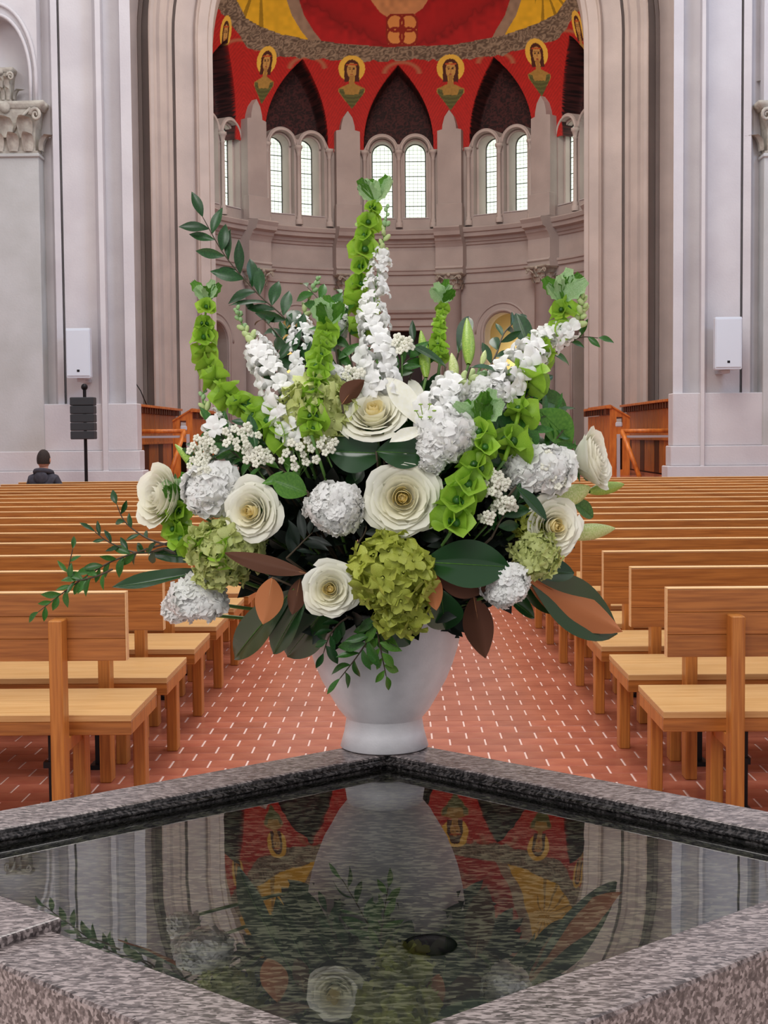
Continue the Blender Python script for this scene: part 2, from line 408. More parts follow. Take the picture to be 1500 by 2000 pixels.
def side_bay(side, parent):
    # grey pilaster shaft with a carved capital, an arcade arch springing above it
    pe = 78 if side < 0 else 1492
    x0 = W(pe, 450, 20.9).x; w_ = .95; cx = x0+side*w_/2
    zc0 = W(pe, 300, 20.9).z; zc1 = W(pe, 198, 20.9).z
    G().box((cx-w_/2, 20.9, 0), (cx+w_/2, 21.3, zc0+.02), .01).obj('pilaster_shaft', M['stone_grey'], parent)
    G().box((cx-w_/2-.02, 20.86, zc0-.05), (cx+w_/2+.02, 21.2, zc0), .01).obj('pilaster_necking', M['stone_grey'], parent)
    capital((cx, 21.08, zc0), w_-.06, zc1-zc0, .36, parent)
    zb = zc1
    mf = lambda x, z, t: (x, t, z)
    a, b = (cx-1.6, x0-.0) if side < 0 else (x0, cx+1.6)
    hole = (x0+side*.62, .52, zb, zb+.35, .95)
    if side > 0: hole = (x0+side*.72, .52, zb, zb+.35, 1.2)
    holed(mf, a, b, zb, 13.5, [hole], 20.95, 21.3, 12).obj('arcade_wall', M['stone'], parent)
    ring = G()
    for rr, dd in ((1.0, .03), (1.16, .06)):
        pts = [(hole[0]-side*0-hole[1]*rr*math.cos(q), 20.95-dd/2, hole[3]+hole[4]*rr*math.sin(q)) for q in np.linspace(0, PI, 25)]
        pts = [(pts[0][0], pts[0][1], zb)]+pts+[(pts[-1][0], pts[-1][1], zb)]
        ring.tube(pts, .03, 6)
    ring.obj('arch_moulding', M['stone'], parent, True)
    G().box((min(a, b), 21.9, zb-1), (max(a, b), 22.0, 13.5)).obj('arch_soffit', M['stone_warm'], parent)
    c2 = W(-6 if side < 0 else 1530, 160, 20.9)
    capital((c2.x, 21.2, W(0, 192, 20.9).z), .3, .5, .2, parent, fine=False)
side_bay(-1, pl); side_bay(1, pr)
for sd, nm in ((-1, 'wall_aisle_left'), (1, 'wall_aisle_right')):
    struct(G().box((min(sd*9.0, sd*9.3), -1, 0), (max(sd*9.0, sd*9.3), 22, 8.5)).obj(nm, M['stone']))
# transept side walls behind the piers
struct(G().box((-7.2, 22, 0), (-7.0, 33, 15)).obj('wall_transept_left', M['stone_warm']))
struct(G().box((7.0, 22, 0), (7.2, 33, 15)).obj('wall_transept_right', M['stone_warm']))

# ------------------------------------------------------------ chancel arch
prof = [(421,34.6),(421,33.4),(413,33.38),(411,33.2),(393,33.12),(391,32.92),(388,32.84),(385,32.92),(384,32.96),(348,32.8),(347,33.0),(343,33.0),(342,32.78),(335,32.6),(331,32.62),(326,32.5),(318,32.34),(312,32.36),(306,32.22),(300,32.2),(297,32.0),(296,33.0),(284,33.05),(283,32.85),(276,32.85),(275,32.6),(255,32.5),(150,32.5)]
pp = [(-W(px, 500, d).x, d) for px, d in prof]
zs_ = 10.85
g = G(); P = []
P.append([(-r, d, FLOOR2) for r, d in pp]); P.append([(-r, d, zs_) for r, d in pp])
for k in range(1, 48):
    a = PI*k/48; P.append([(-r*math.cos(a), d, zs_+r*math.sin(a)) for r, d in pp])
P.append([(r, d, zs_) for r, d in pp]); P.append([(r, d, FLOOR2) for r, d in pp])
g.grid(P); arch = struct(g.obj('wall_chancel_arch', M['stone_warm']))

# ------------------------------------------------------------ apse
RA, YA, XA = 5.4, 34.0, 0.0
cyl = lambda s, z, t: (XA+t*math.sin(s/RA), YA+t*math.cos(s/RA), z)
bayw = math.radians(31.8)*RA
holes = [(0, .62, FLOOR2, 4.46, .001)]
for sgn in (-1, 1):
    holes.append((sgn*bayw, .55, FLOOR2, 4.32, .55)); holes.append((sgn*2*bayw, .5, FLOOR2, 4.0, .5))
apse = struct(holed(cyl, -RA*1.55, RA*1.55, FLOOR2, 7.05, holes, RA, RA+.4, 90).obj('wall_apse', M['stone_apse']))
struct(holed(cyl, -RA*1.55, RA*1.55, FLOOR2, 7.4, [], RA+1.3, RA+1.5, 60).obj('wall_ambulatory', M['niche']))
o = G()
for cx, hw in ((0, .62),): 
    P = [[cyl(cx+hw*1.2*q, z, RA+.42) for q in (-1, 0, 1)] for z in (FLOOR2, 4.6)]; o.grid(P)
o.obj('door_leaf', M['dark'], apse)
for h in holes[1:]:
    g = G()
    pts = [(h[0]-h[1]*1.12*math.cos(q), h[3]+h[4]*1.12*math.sin(q)) for q in np.linspace(0, PI, 21)]
    g.tube([cyl(s, z, RA-.02) for s, z in [(pts[0][0], FLOOR2)]+pts+[(pts[-1][0], FLOOR2)]], .05, 6)
    g.tube([cyl(h[0]-h[1]*1.5*math.cos(q), h[3]+h[4]*1.5*math.sin(q), RA) for q in np.linspace(0, PI, 21)], .03, 6)
    g.obj('arch_moulding', M['stone_apse'], apse, True)
for sgn in (-1, 1):
    l = bpy.data.lights.new('niche_lamp', 'POINT'); l.energy = 22; l.color = (1, .88, .55); l.shadow_soft_size = .15
    o = bpy.data.objects.new('niche_lamp', l); C.objects.link(o); o.location = cyl(sgn*bayw, 3.6, RA+.95)
def ring(prof_, t0, s0, s1, n, name, m, parent):
    g = G(); P = []
    for i in range(n+1):
        s = s0+(s1-s0)*i/n; P.append([cyl(s, z, t0-e) for e, z in prof_])
    g.grid(P)
    for r in (P[0], P[-1]): g.add(r, [tuple(range(len(r)))])
    return g.obj(name, m, parent)
corn = [(0, 6.78), (.04, 6.8), (.06, 6.86), (.1, 6.88), (.12, 6.96), (.24, 7.0), (.26, 7.1), (.3, 7.12), (.33, 7.22), (.3, 7.25), (0, 7.3)]
ring(corn, RA, -RA*1.55, RA*1.55, 90, 'cornice', M['stone_apse'], apse)
ring([(0, 6.0), (.05, 6.02), (.06, 6.1), (.09, 6.13), (.09, 6.19), (0, 6.2)], RA, -RA*1.55, RA*1.55, 90, 'architrave', M['stone_apse'], apse)
ring([(0, 5.72), (.04, 5.74), (.04, 5.82), (0, 5.83)], RA, -RA*1.55, RA*1.55, 90, 'string_course', M['stone_apse'], apse)
ring([(0, 4.55), (.05, 4.58), (.05, 4.75), (.12, 4.8), (.14, 4.9), (.2, 4.95), (.22, 5.02), (0, 5.05)], RA, -1.25, 1.25, 16, 'door_entablature', M['stone_apse'], apse)
for k in (-2.5, -1.5, -.5, .5, 1.5, 2.5):
    s = k*bayw; a = s/RA
    hw = .42
    ring([(0, 5.98), (.34, 5.98), (.36, 6.1), (.4, 6.14), (.34, 6.2), (.34, 6.72), (.38, 6.8), (.42, 6.86), (.46, 6.9), (.48, 6.97), (.6, 7.02), (.63, 7.12), (.69, 7.22), (.66, 7.26), (0, 7.32)], RA, s-hw, s+hw, 4, 'entablature_block', M['stone_apse'], apse)
    cx, cy, _ = cyl(s, 0, RA-.12)
    col = G().lathe([(.4, 0), (.4, .12), (.34, .16), (.36, .24), (.31, .3), (.3, .4), (.27, 4.88), (.29, 4.9), (.29, 4.94), (.27, 4.95)], 20, (0, 0, 0)).obj('column', M['stone_apse'], apse, True)
    col.location = (cx, cy, FLOOR2)
    capital((0, 0, 4.85), .6, .5, .6, col, rotz=-a, fine=False, round_=True)
# upper wall: window bays
Z0, ZG0, ZSP = 7.25, 7.6, 9.47
win_n = 0
RG = 5.9
for b_ in (-2, -1, 0, 1, 2):
    a = b_*math.radians(31.8 if abs(b_) < 2 else 30.2)
    RG = 5.9 if abs(b_) < 2 else 5.72
    FT = RG-.62 if abs(b_) < 2 else RG-.36
    er = Vector((math.sin(a), math.cos(a), 0)); et = Vector((math.cos(a), -math.sin(a), 0))
    def mf(x, z, t, er=er, et=et): p = er*t+et*x; return (XA+p.x, YA+p.y, z)
    top = lambda x: ZSP+max(.03, max((max(0, .47**2-(x-c)**2))**.5 for c in (-.47, .47)))
    hl = [(c, .36, ZG0, ZSP, .36) for c in (-.47, .47)]
    wall = struct(holed(mf, -1.32, 1.32, Z0, 10, hl, FT, FT+.2, 40, top).obj('wall_window_bay', M['stone_apse']))
    hl2 = [(c, .3, ZG0+.02, ZSP, .3) for c in (-.47, .47)]
    holed(mf, -1.3, 1.3, Z0, 10, hl2, FT+.2, RG+.1, 40, top).obj('window_reveal', M['stone_warm'], wall)
    for c in (-.47, .47):
        g = G()
        for rr, tt, rd in ((.4, FT-.01, .035), (.33, FT+.17, .03)):
            pts = [(c-rr*math.cos(q), ZSP+rr*math.sin(q)) for q in np.linspace(0, PI, 17)]
            g.tube([mf(x, z, tt) for x, z in pts], rd, 6)
        g.obj('archivolt', M['stone_warm'], wall, True)
        win_n += 1
        fr = G(); pts = [(c-.29*math.cos(q), ZSP+.29*math.sin(q)) for q in np.linspace(0, PI, 17)]
        fr.tube([mf(x, z, RG) for x, z in [(c-.29, ZG0)]+pts+[(c+.29, ZG0), (c-.29, ZG0)]], .016, 4)
        fo = struct(fr.obj('window_%d' % win_n, M['lead']))
        # panes between the saddle bars
        zz = [ZG0, 8.02, 8.44, 8.86, 9.28, ZSP+.28]
        for q in range(5):
            g = G(); P = []
            for z in np.linspace(zz[q], zz[q+1], 6 if q == 4 else 2):
                hw = .285 if z <= ZSP else .285*math.sqrt(max(0.0001, 1-((z-ZSP)/.285)**2))
                P.append([mf(c-hw, z, RG+.01), mf(c+hw, z, RG+.01)])
            g.grid(P); g.obj('pane', M['glass'], fo)
        ld = G()
        for z in zz[1:-1]: ld.tube([mf(c-.285, z, RG-.005), mf(c+.285, z, RG-.005)], .011, 4)
        for x in (-.17, -.06, .06, .17): ld.tube([mf(c+x, ZG0, RG), mf(c+x, ZSP+.22, RG)], .0042, 3)
        for z in np.arange(ZG0+.105, 9.7, .105): ld.tube([mf(c-.27, z, RG), mf(c+.27, z, RG)], .0042, 3)
        ld.obj('leading', M['lead'], fo)
        sl = G(); P = [[mf(c-.36, ZG0-.02, FT-.02), mf(c+.36, ZG0-.02, FT-.02)], [mf(c-.36, ZG0+.0, FT-.02), mf(c+.36, ZG0+.0, FT-.02)], [mf(c-.36, ZG0+.03, RG), mf(c+.36, ZG0+.03, RG)]]
        sl.grid(P); sl.obj('sill', M['stone'], wall)
    for x in (-1.22, -.96, 0, .96, 1.22):
        p = mf(x, 0, FT-.06 if abs(x) < 1.1 else FT-.1)
        cg = G().lathe([(.1, 0), (.1, .12), (.07, .16), (.085, .2), (.055, .26), (.05, 1.86), (.065, 1.88), (.05, 1.92), (.09, 2.05), (.11, 2.07), (.11, 2.14), (0, 2.14)], 12).obj('colonnette', M['stone_warm'], wall, True)
        cg.location = (p[0], p[1], 7.32)
# pinnacled pilasters between the bays
for k in (-2.5, -1.5, -.5, .5, 1.5, 2.5):
    a = k*math.radians(31.8); er = Vector((math.sin(a), math.cos(a), 0)); et = Vector((math.cos(a), -math.sin(a), 0))
    g = G(); pts = [(-.34, 7.3), (-.34, 9.95), (-.2, 9.98), (-.19, 10.1), (-.13, 10.32), (0, 10.5), (.13, 10.32), (.19, 10.1), (.2, 9.98), (.34, 9.95), (.34, 7.3)]
    def mp_(x, z, t): p = er*t+et*x; return (XA+p.x, YA+p.y, z)
    n = len(pts); v = [mp_(x, z, RA-.28) for x, z in pts]+[mp_(x, z, RA+.3) for x, z in pts]
    g.add(v, [tuple(range(n))]+[(i, (i+1) % n, n+(i+1) % n, n+i) for i in range(n)])
    o = g.obj('pinnacle_pilaster', M['stone_apse'], apse)
    G().box((-.37, -.05, 0), (.37, .2, .62), .01).obj('pilaster_base', M['stone_apse'], apse).matrix_world = Matrix.Translation(mp_(0, 7.3, RA-.3)) @ Matrix.Rotation(-a, 4, 'Z')

# ------------------------------------------------------------ painted half dome
rng = np.random.default_rng(3)
def vnoise(x, y, s, seed=0):
    x = x/s; y = y/s; xi = np.floor(x).astype(int); yi = np.floor(y).astype(int); fx = x-xi; fy = y-yi
    h = lambda a, b: np.modf(np.abs(np.sin(a*127.1+b*311.7+seed*74.7)*43758.5453))[0]
    fx = fx*fx*(3-2*fx); fy = fy*fy*(3-2*fy)
    return (h(xi, yi)*(1-fx)+h(xi+1, yi)*fx)*(1-fy)+(h(xi, yi+1)*(1-fx)+h(xi+1, yi+1)*fx)*fy
def inpoly(x, y, P):
    r = np.zeros(x.shape, bool); n = len(P)
    for i in range(n):
        (x1, y1), (x2, y2) = P[i], P[(i+1) % n]
        c = ((y1 > y) != (y2 > y))
        with np.errstate(divide='ignore', invalid='ignore'): xx = (x2-x1)*(y-y1)/(y2-y1+1e-12)+x1
        r ^= c & (x < xx)
    return r
def paint(X, Y, lun):
    """X, Y: mural drawing coordinates; returns colours and piece ids"""
    def c3(r, g, b): return np.array(lin(r, g, b)[:3])
    n1 = vnoise(X, Y, 9); n2 = vnoise(X, Y, 3, 5); n3 = vnoise(X*.6+Y*1.2, Y*.5-X*.3, 5, 9)
    col = np.zeros(X.shape+(3,)); idn = np.zeros(X.shape, int)
    # feathered red wings
    ph = (X-785+103) % 206-103; f = .5+.5*np.sin(np.abs(ph)*1.1*(1+.0016*(Y-200))+((Y-140)*.55)+n1*1.5)
    col[:] = c3(188, 34, 28); col = col*(.72+.42*f[..., None]*.6+.22*n2[..., None])
    ux = [380, 440, 465, 480, 507, 549, 600, 667, 755, 820, 887, 980, 1047, 1087, 1105, 1140, 1200]
    uy = [-120, -30, 5, 35, 51, 67, 77, 85, 92, 90, 87, 70, 47, 27, 0, -60, -150]
    up = np.interp(X, ux, uy)
    th = np.interp(X, [400, 500, 600, 700, 785, 880, 1000, 1080, 1160], [70, 48, 34, 28, 22, 28, 36, 46, 70])
    # pale wing tips over each arch
    for ax, ay in ((600, 118), (785, 128), (968, 108), (468, 84), (1106, 66)):
        d = np.abs(np.hypot((X-ax)/34, (Y-ay-16)/22)-1); mk = (d < .22) & (Y < ay+16); k = 1.0*(1-d/.22)
        col[mk] = (col*(1-k[..., None])+c3(178, 112, 80)*k[..., None])[mk]
    cl = (Y > up) & (Y < up+th+6*n1)
    sw = .5+.5*np.sin(n1*14+n3*9)
    cc = c3(96, 80, 66)*(1-sw[..., None])+c3(158, 140, 118)*sw[..., None]
    col[cl] = (cc*(.8+.4*n2[..., None]))[cl]; idn[cl] = 2
    ab = Y <= up
    gold = c3(240, 190, 40)*(.88+.22*n1[..., None]*np.array([1, 1, 1.4])); red = c3(180, 30, 32)*(.86+.2*n1[..., None])
    fold = np.abs(np.sin((X-785)*.02*np.sign(X-785)+(Y+60)*.035+n1*.8)); red = red*(.55+.55*fold[..., None]**.5)
    edl = np.interp(Y, [-80, 0, 30, 60, 80], [540, 560, 570, 588, 604]); edr = np.interp(Y, [-80, 0, 30, 60, 80], [1035, 1018, 1008, 990, 980])
    G_ = ab & ((X < edl) | (X > edr)); col[G_] = gold[G_]; idn[G_] = 3
    ray = G_ & ((np.abs(np.sin(np.arctan2(Y+60, X-(510))*9)) > .93) & (X < 520) | (np.abs(np.sin(np.arctan2(Y+40, X-1060)*9)) > .93) & (X > 1045)); col[ray] *= .45
    Rr = ab & ~G_; col[Rr] = red[Rr]; idn[Rr] = 4
    tr = ab & (((X > edl) & (X < edl+24)) | ((X < edr) & (X > edr-22))); col[tr] = (c3(158, 134, 112)*(.8+.4*n1[..., None]))[tr]
    pe = ab & inpoly(X, Y, [(700, -60), (724, 0), (742, 24), (766, 40), (800, 34), (826, 16), (836, 0), (850, -60)]); col[pe] = (c3(222, 158, 104)*(.8+.3*n1[..., None]))[pe]
    # knot emblem
    ex, ey = (X-785)/32, (Y-58)/32
    q = (np.maximum(np.abs(ex), np.abs(ey)) < .98) & (np.hypot(ex, ey) < 1.2); col[q] = c3(234, 158, 84); idn[q] = 5
    rg = np.zeros(X.shape, bool)
    for ox, oy in ((-.42, -.42), (.42, -.42), (-.42, .42), (.42, .42)): rg |= np.abs(np.hypot(ex-ox, ey-oy)-.52) < .075
    rg |= np.abs(np.hypot(ex, ey)-.2) < .06; rg |= (q & (np.maximum(np.abs(ex), np.abs(ey)) > .9))
    col[q & rg] = c3(150, 40, 24)
    # haloed busts
    k = 6
    for hx, hy, sx, sy, tilt in ((521, 118, 19, 28, -.12), (687, 134, 26, 26, 0), (880, 133, 27, 27, 0), (1048, 103, 22, 28, .12), (441, 62, 11, 32, -.1), (1128, 50, 10, 30, .2)):
        lx = (X-hx)-tilt*(Y-hy); ly = Y-hy; x = lx/sx; y = ly/sy
        bust = inpoly(x, y, [(-.2, .7), (-.22, 1.15), (-1.0, 1.5), (-1.0, 1.75), (0, 3.05), (1.0, 1.75), (1.0, 1.5), (.22, 1.15), (.2, .7)])
        col[bust] = (c3(176, 138, 66)*(.85+.25*n2[..., None]))[bust]; idn[bust] = k
        dress = inpoly(x, y, [(-.95, 1.5), (-.62, 1.55), (-.5, 1.95), (.5, 1.95), (.62, 1.55), (.95, 1.5), (.9, 1.85), (0, 3.05), (-.9, 1.85)])
        dc = (c3(98, 100, 52)*(.75+.35*(np.sin(y*22+x*x*6) > .3)[..., None]))
        col[dress] = dc[dress]; idn[dress] = k
        halo = (np.hypot(x, y) < 1); col[halo] = (c3(242, 196, 76)*(.93+.1*n2[..., None]))[halo]; idn[halo] = k
        hair = (np.hypot(x/.58, (y+.02)/.66) < 1) | ((np.abs(x) < .56) & (np.abs(x) > .2) & (y > 0) & (y < .95+.1*np.abs(x))); col[hair] = c3(78, 34, 22); idn[hair] = k
        face = np.hypot(x/.36, (y-.14)/.58) < 1; col[face] = (c3(206, 158, 84)*(.93+.1*n2[..., None]))[face]
        neck = (np.abs(x) < .17) & (y > .5) & (y < 1.2); col[neck] = c3(176, 130, 66)
        band = (np.abs(y+.3) < .05) & (np.abs(x) < .4); col[band] = c3(196, 84, 40)
        for e in (-.15, .15):
            ee = np.hypot((x-e)/.09, (y-.04)/.05) < 1; col[ee] = c3(66, 40, 26)
            br = np.hypot((x-e)/.12, (y+.07)/.025) < 1; col[br] = c3(100, 62, 34)
        ns = (np.abs(x-.02) < .035) & (y > .06) & (y < .3); col[ns] = c3(166, 116, 60)
        mo = np.hypot(x/.1, (y-.44)/.05) < 1; col[mo] = c3(156, 62, 44)
        k += 1
    # dark painted lunettes
    sw = vnoise(X, Y, 7, 20)*.6+vnoise(X, Y, 3, 21)*.4; sq = .5+.5*np.sin(sw*16)
    lc = c3(30, 14, 18)*(1-sq[..., None])+c3(84, 40, 40)*sq[..., None]*.9
    col[lun] = lc[lun]; idn[lun] = 1
    return col, idn
NA = 900; az = np.linspace(math.radians(-86), math.radians(86), NA)
ZS = 9.5
el = np.concatenate([np.linspace(9.4-ZS, 0, 6)[:-1]/RA, np.linspace(0, math.radians(52), 250)])
A, E = np.meshgrid(az, el)
zc = ZS+np.where(E < 0, E*RA, RA*np.sin(E)); rr = np.where(E < 0, RA, RA*np.cos(E))
ba = math.radians(31.8); loc_ = (A+ba/2) % ba-ba/2
t = np.clip((zc-9.45)/2.28, 0, 1); wl = math.radians(10.4)*(1-t**2.6)
lun = (np.abs(loc_) < wl) & (zc < 11.73)
Xd = XA+rr*np.sin(A); Yd = YA+rr*np.cos(A)
rel = np.stack([Xd, Yd, zc-HC], -1); cmn = np.array(CM)
cc_ = rel @ cmn    # world -> camera axes
PX = 750+F*cc_[..., 0]/(-cc_[..., 2]); PY = 1000-F*cc_[..., 1]/(-cc_[..., 2])
colr, idn = paint(PX, PY, lun)
r2 = np.where(lun, np.maximum(rr, RA*np.cos(np.maximum(E, 0)))+.62*np.clip((wl-np.abs(loc_))/math.radians(.8), 0, 1), rr)
r2 = np.where(lun, np.minimum(r2, 6.05), r2)
V = np.stack([XA+r2*np.sin(A), YA+r2*np.cos(A), zc], -1)
ni, nj = A.shape
fi = idn[:-1, :-1]
names = {0: 'red_wing_mural', 1: 'lunette_painting', 2: 'painted_cloud_band', 3: 'gold_sky_painting', 4: 'red_robe_painting', 5: 'knot_emblem'}
# the part of the dome above the picture
g = G(); P = []
for e in np.linspace(math.radians(52), math.radians(89.5), 12): P.append([(XA+RA*math.cos(e)*math.sin(a), YA+RA*math.cos(e)*math.cos(a), ZS+RA*math.sin(e)) for a in np.linspace(-PI/2, PI/2, 40)])
g.grid(P); m_ = mat('upper_dome_paint', lin(176,40,30), .75, lin(206,150,50), .5)
ceil = struct(g.obj('ceiling', m_, None, True))
g = G().grid([[(XA+RA*math.cos(a), y, ZS+RA*math.sin(a)) for a in np.linspace(0, PI, 40)] for y in (34.55, 34.0)])
g.obj('dome_front_arch', M['stone_warm'], ceil, True)
def submesh(mask, name, parent):
    I, Jx = np.nonzero(mask)
    q = np.stack([I*nj+Jx, I*nj+Jx+1, (I+1)*nj+Jx+1, (I+1)*nj+Jx], 1)
    u, inv = np.unique(q, return_inverse=True); inv = inv.reshape(-1)
    me = bpy.data.meshes.new(name); vv = V.reshape(-1, 3)[u]; nf = len(q)
    me.vertices.add(len(u)); me.vertices.foreach_set('co', vv.reshape(-1).astype('f'))
    me.loops.add(nf*4); me.loops.foreach_set('vertex_index', inv.astype('i'))
    me.polygons.add(nf); me.polygons.foreach_set('loop_start', np.arange(0, nf*4, 4, dtype='i')); 
    me.update(calc_edges=True)
    ca = me.color_attributes.new('paint', 'FLOAT_COLOR', 'POINT')
    cv = np.ones((len(u), 4), 'f'); cv[:, :3] = colr.reshape(-1, 3)[u]; ca.data.foreach_set('color', cv.reshape(-1))
    me.materials.append(M['paint'])
    o = bpy.data.objects.new(name, me); C.objects.link(o); o.parent = parent; return o
for k, nm in names.items():
    if k == 1:
        bi = np.round(A[:-1, :-1]/ba).astype(int)
        for b_ in range(-2, 3): submesh((fi == 1) & (bi == b_), nm, ceil)
    else: submesh(fi == k, nm, ceil)
for k in range(6, 12):
    if (fi == k).any(): submesh(fi == k, 'painted_haloed_figure', ceil)

# ------------------------------------------------------------ choir stalls and rails
def stall(side):
    X = 5.3; Y0, Y1 = 26.9, 32.6; zt = 2.16
    t = empty('choir_stall', (side*X, Y0, FLOOR2), ('orange wooden choir stall back with toothed cornice beside the left pier' if side < 0 else 'orange wooden choir stall back with toothed cornice beside the right pier'), 'choir stall', 'rear choir stall backs')
    L_ = Y1-Y0; h = zt-FLOOR2; s = side
    def bx(nm, a, b, m, p=t, bev=.004): return G().box((min(a[0], b[0]), a[1], a[2]), (max(a[0], b[0]), b[1], b[2]), bev).obj(nm, m, p)
    n = 10
    for i in range(n):
        y0 = L_*i/n; y1 = L_*(i+1)/n-.02
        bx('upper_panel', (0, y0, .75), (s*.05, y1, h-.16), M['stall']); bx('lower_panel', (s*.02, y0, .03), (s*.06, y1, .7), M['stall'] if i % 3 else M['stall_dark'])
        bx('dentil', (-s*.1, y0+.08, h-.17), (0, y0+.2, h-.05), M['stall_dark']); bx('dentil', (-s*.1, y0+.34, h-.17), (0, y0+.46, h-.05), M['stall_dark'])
    bx('cornice', (-s*.16, -.02, h-.05), (s*.1, L_+.02, h), M['stall'])
    bx('middle_rail', (-s*.02, 0, .7), (s*.04, L_, .75), M['stall'])
    bx('end_post', (-s*.02, -.06, 0), (s*.1, 0, h-.05), M['stall'])
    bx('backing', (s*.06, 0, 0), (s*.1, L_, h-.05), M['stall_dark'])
    # front desk with gabled end
    X2 = 4.22; Y2, Y3 = 28, 31.3
    t2 = empty('choir_desk', (side*X2, Y2, FLOOR2), ('orange wooden choir desk with sloping gabled end, left of the flowers' if side < 0 else 'orange wooden choir desk with sloping gabled end, right of the flowers'), 'choir desk', 'front choir desks')
    h2 = 1.4; wd = .40; L2 = Y3-Y2
    pts = [(0, 0), (0, h2), (s*wd, h2-.24), (s*wd, 0)]
    holes_ = []
    g = G()
    # end panel in strips leaving the square opening
    def quad(x0, z0, x1, z1, x2, z2, x3, z3):
        v = [(x0, 0, z0), (x1, 0, z1), (x2, 0, z2), (x3, 0, z3), (x0, .05, z0), (x1, .05, z1), (x2, .05, z2), (x3, .05, z3)]
        g.add(v, [(0,1,2,3), (4,5,6,7), (0,1,5,4), (1,2,6,5), (2,3,7,6), (3,0,4,7)])
    a_, b_ = .13, .25
    zt_ = lambda x: h2-.24*x/wd
    quad(0, 0, s*a_, 0, s*a_, zt_(a_), 0, h2); quad(s*b_, 0, s*wd, 0, s*wd, zt_(wd), s*b_, zt_(b_))
    quad(s*a_, .75, s*b_, .75, s*b_, .98, s*a_, .98); quad(s*a_, 1.18, s*b_, 1.18, s*b_, zt_(b_), s*a_, zt_(a_)); quad(s*a_, 0, s*b_, 0, s*b_, .12, s*a_, .12)
    g.obj('gable_end', M['stall'], t2)
    def bx2(nm, a, b, m): return G().box((min(a[0], b[0]), a[1], a[2]), (max(a[0], b[0]), b[1], b[2]), .004).obj(nm, m, t2)
    for i in range(9):
        y0 = .05+(L2-.05)*i/9; y1 = .05+(L2-.05)*(i+1)/9-.02
        bx2('front_panel', (0, y0, .02), (s*.04, y1, h2-.18), M['stall'])
        bx2('dentil', (-s*.07, y0+.1, h2-.17), (0, y0+.26, h2-.05), M['stall_dark']); bx2('dentil', (-s*.07, y0+.42, h2-.17), (0, y0+.56, h2-.05), M['stall_dark'])
    bx2('cap', (-s*.1, -.05, h2-.05), (s*.03, L2, h2), M['stall'])
    g = G(); v = [(0, -.05, h2), (s*wd, -.05, h2-.24), (s*wd, L2, h2-.24), (0, L2, h2)]; v += [(x, y, z+.03) for x, y, z in v]
    g.add(v, [(0,1,2,3), (4,5,6,7), (0,1,5,4), (1,2,6,5), (2,3,7,6), (3,0,4,7)]); g.obj('sloping_top', M['stall'], t2)
    bx2('inner_back', (s*.3, .1, 0), (s*.33, L2, 1.0), M['stall_dark'])
    # handrail
    yr = 26.6; pa = W(1213 if s > 0 else 362, 842, yr); pb = W(1320 if s > 0 else 255, 842, yr)
    z0 = W(1213 if s > 0 else 362, 842, yr).z-FLOOR2
    t3 = empty('handrail', (pa.x, yr, FLOOR2), ('wooden handrail on grey steel in front of the left choir desk' if s < 0 else 'wooden handrail on grey steel in front of the right choir desk'), 'handrail', 'chancel handrails')
    dx = pb.x-pa.x
    G().tube([(0, 0, z0), (dx, 0, z0)], .042, 8).obj('wooden_grip', M['stall'], t3, True)
    G().box((min(0, dx), -.02, z0-.13), (max(0, dx), .02, z0-.085), .003).obj('steel_rail', M['steel'], t3)
    G().box((-.03-s*.05, -.03, 0), (.03-s*.05, .03, z0-.06), .003).obj('steel_post', M['steel'], t3)
    G().box((-.03+dx*.95, -.03, 0), (.03+dx*.95, .03, z0-.06), .003).obj('steel_post', M['steel'], t3)
    g = G().tube([(s*.02, 0, z0), (s*.27, -.5, .02)], .045, 8); g.obj('sloping_grip', M['stall'], t3, True)
    tag(G().box((-.07, -.05, 0), (.07, .05, .1), .02).obj('white_box', M['spk_white']), 'small white box on the %s choir desk end' % ('left' if s < 0 else 'right'), 'box').location = (side*(X2+.18), Y2+.03, FLOOR2+.98)
stall(-1); stall(1)
g = G(); p0 = W(318, 800, 28.5); g.tube([(0, 0, 0), (-.12, 0, .3), (-.26, 0, .52), (-.3, 0, .55)], [.012, .01, .01, .02], 6)
o = tag(g.obj('microphone', M['metal_dark'], None, True), 'thin gooseneck microphone rising from the left choir stall', 'microphone'); o.location = (-5.25, 28.6, 2.16)

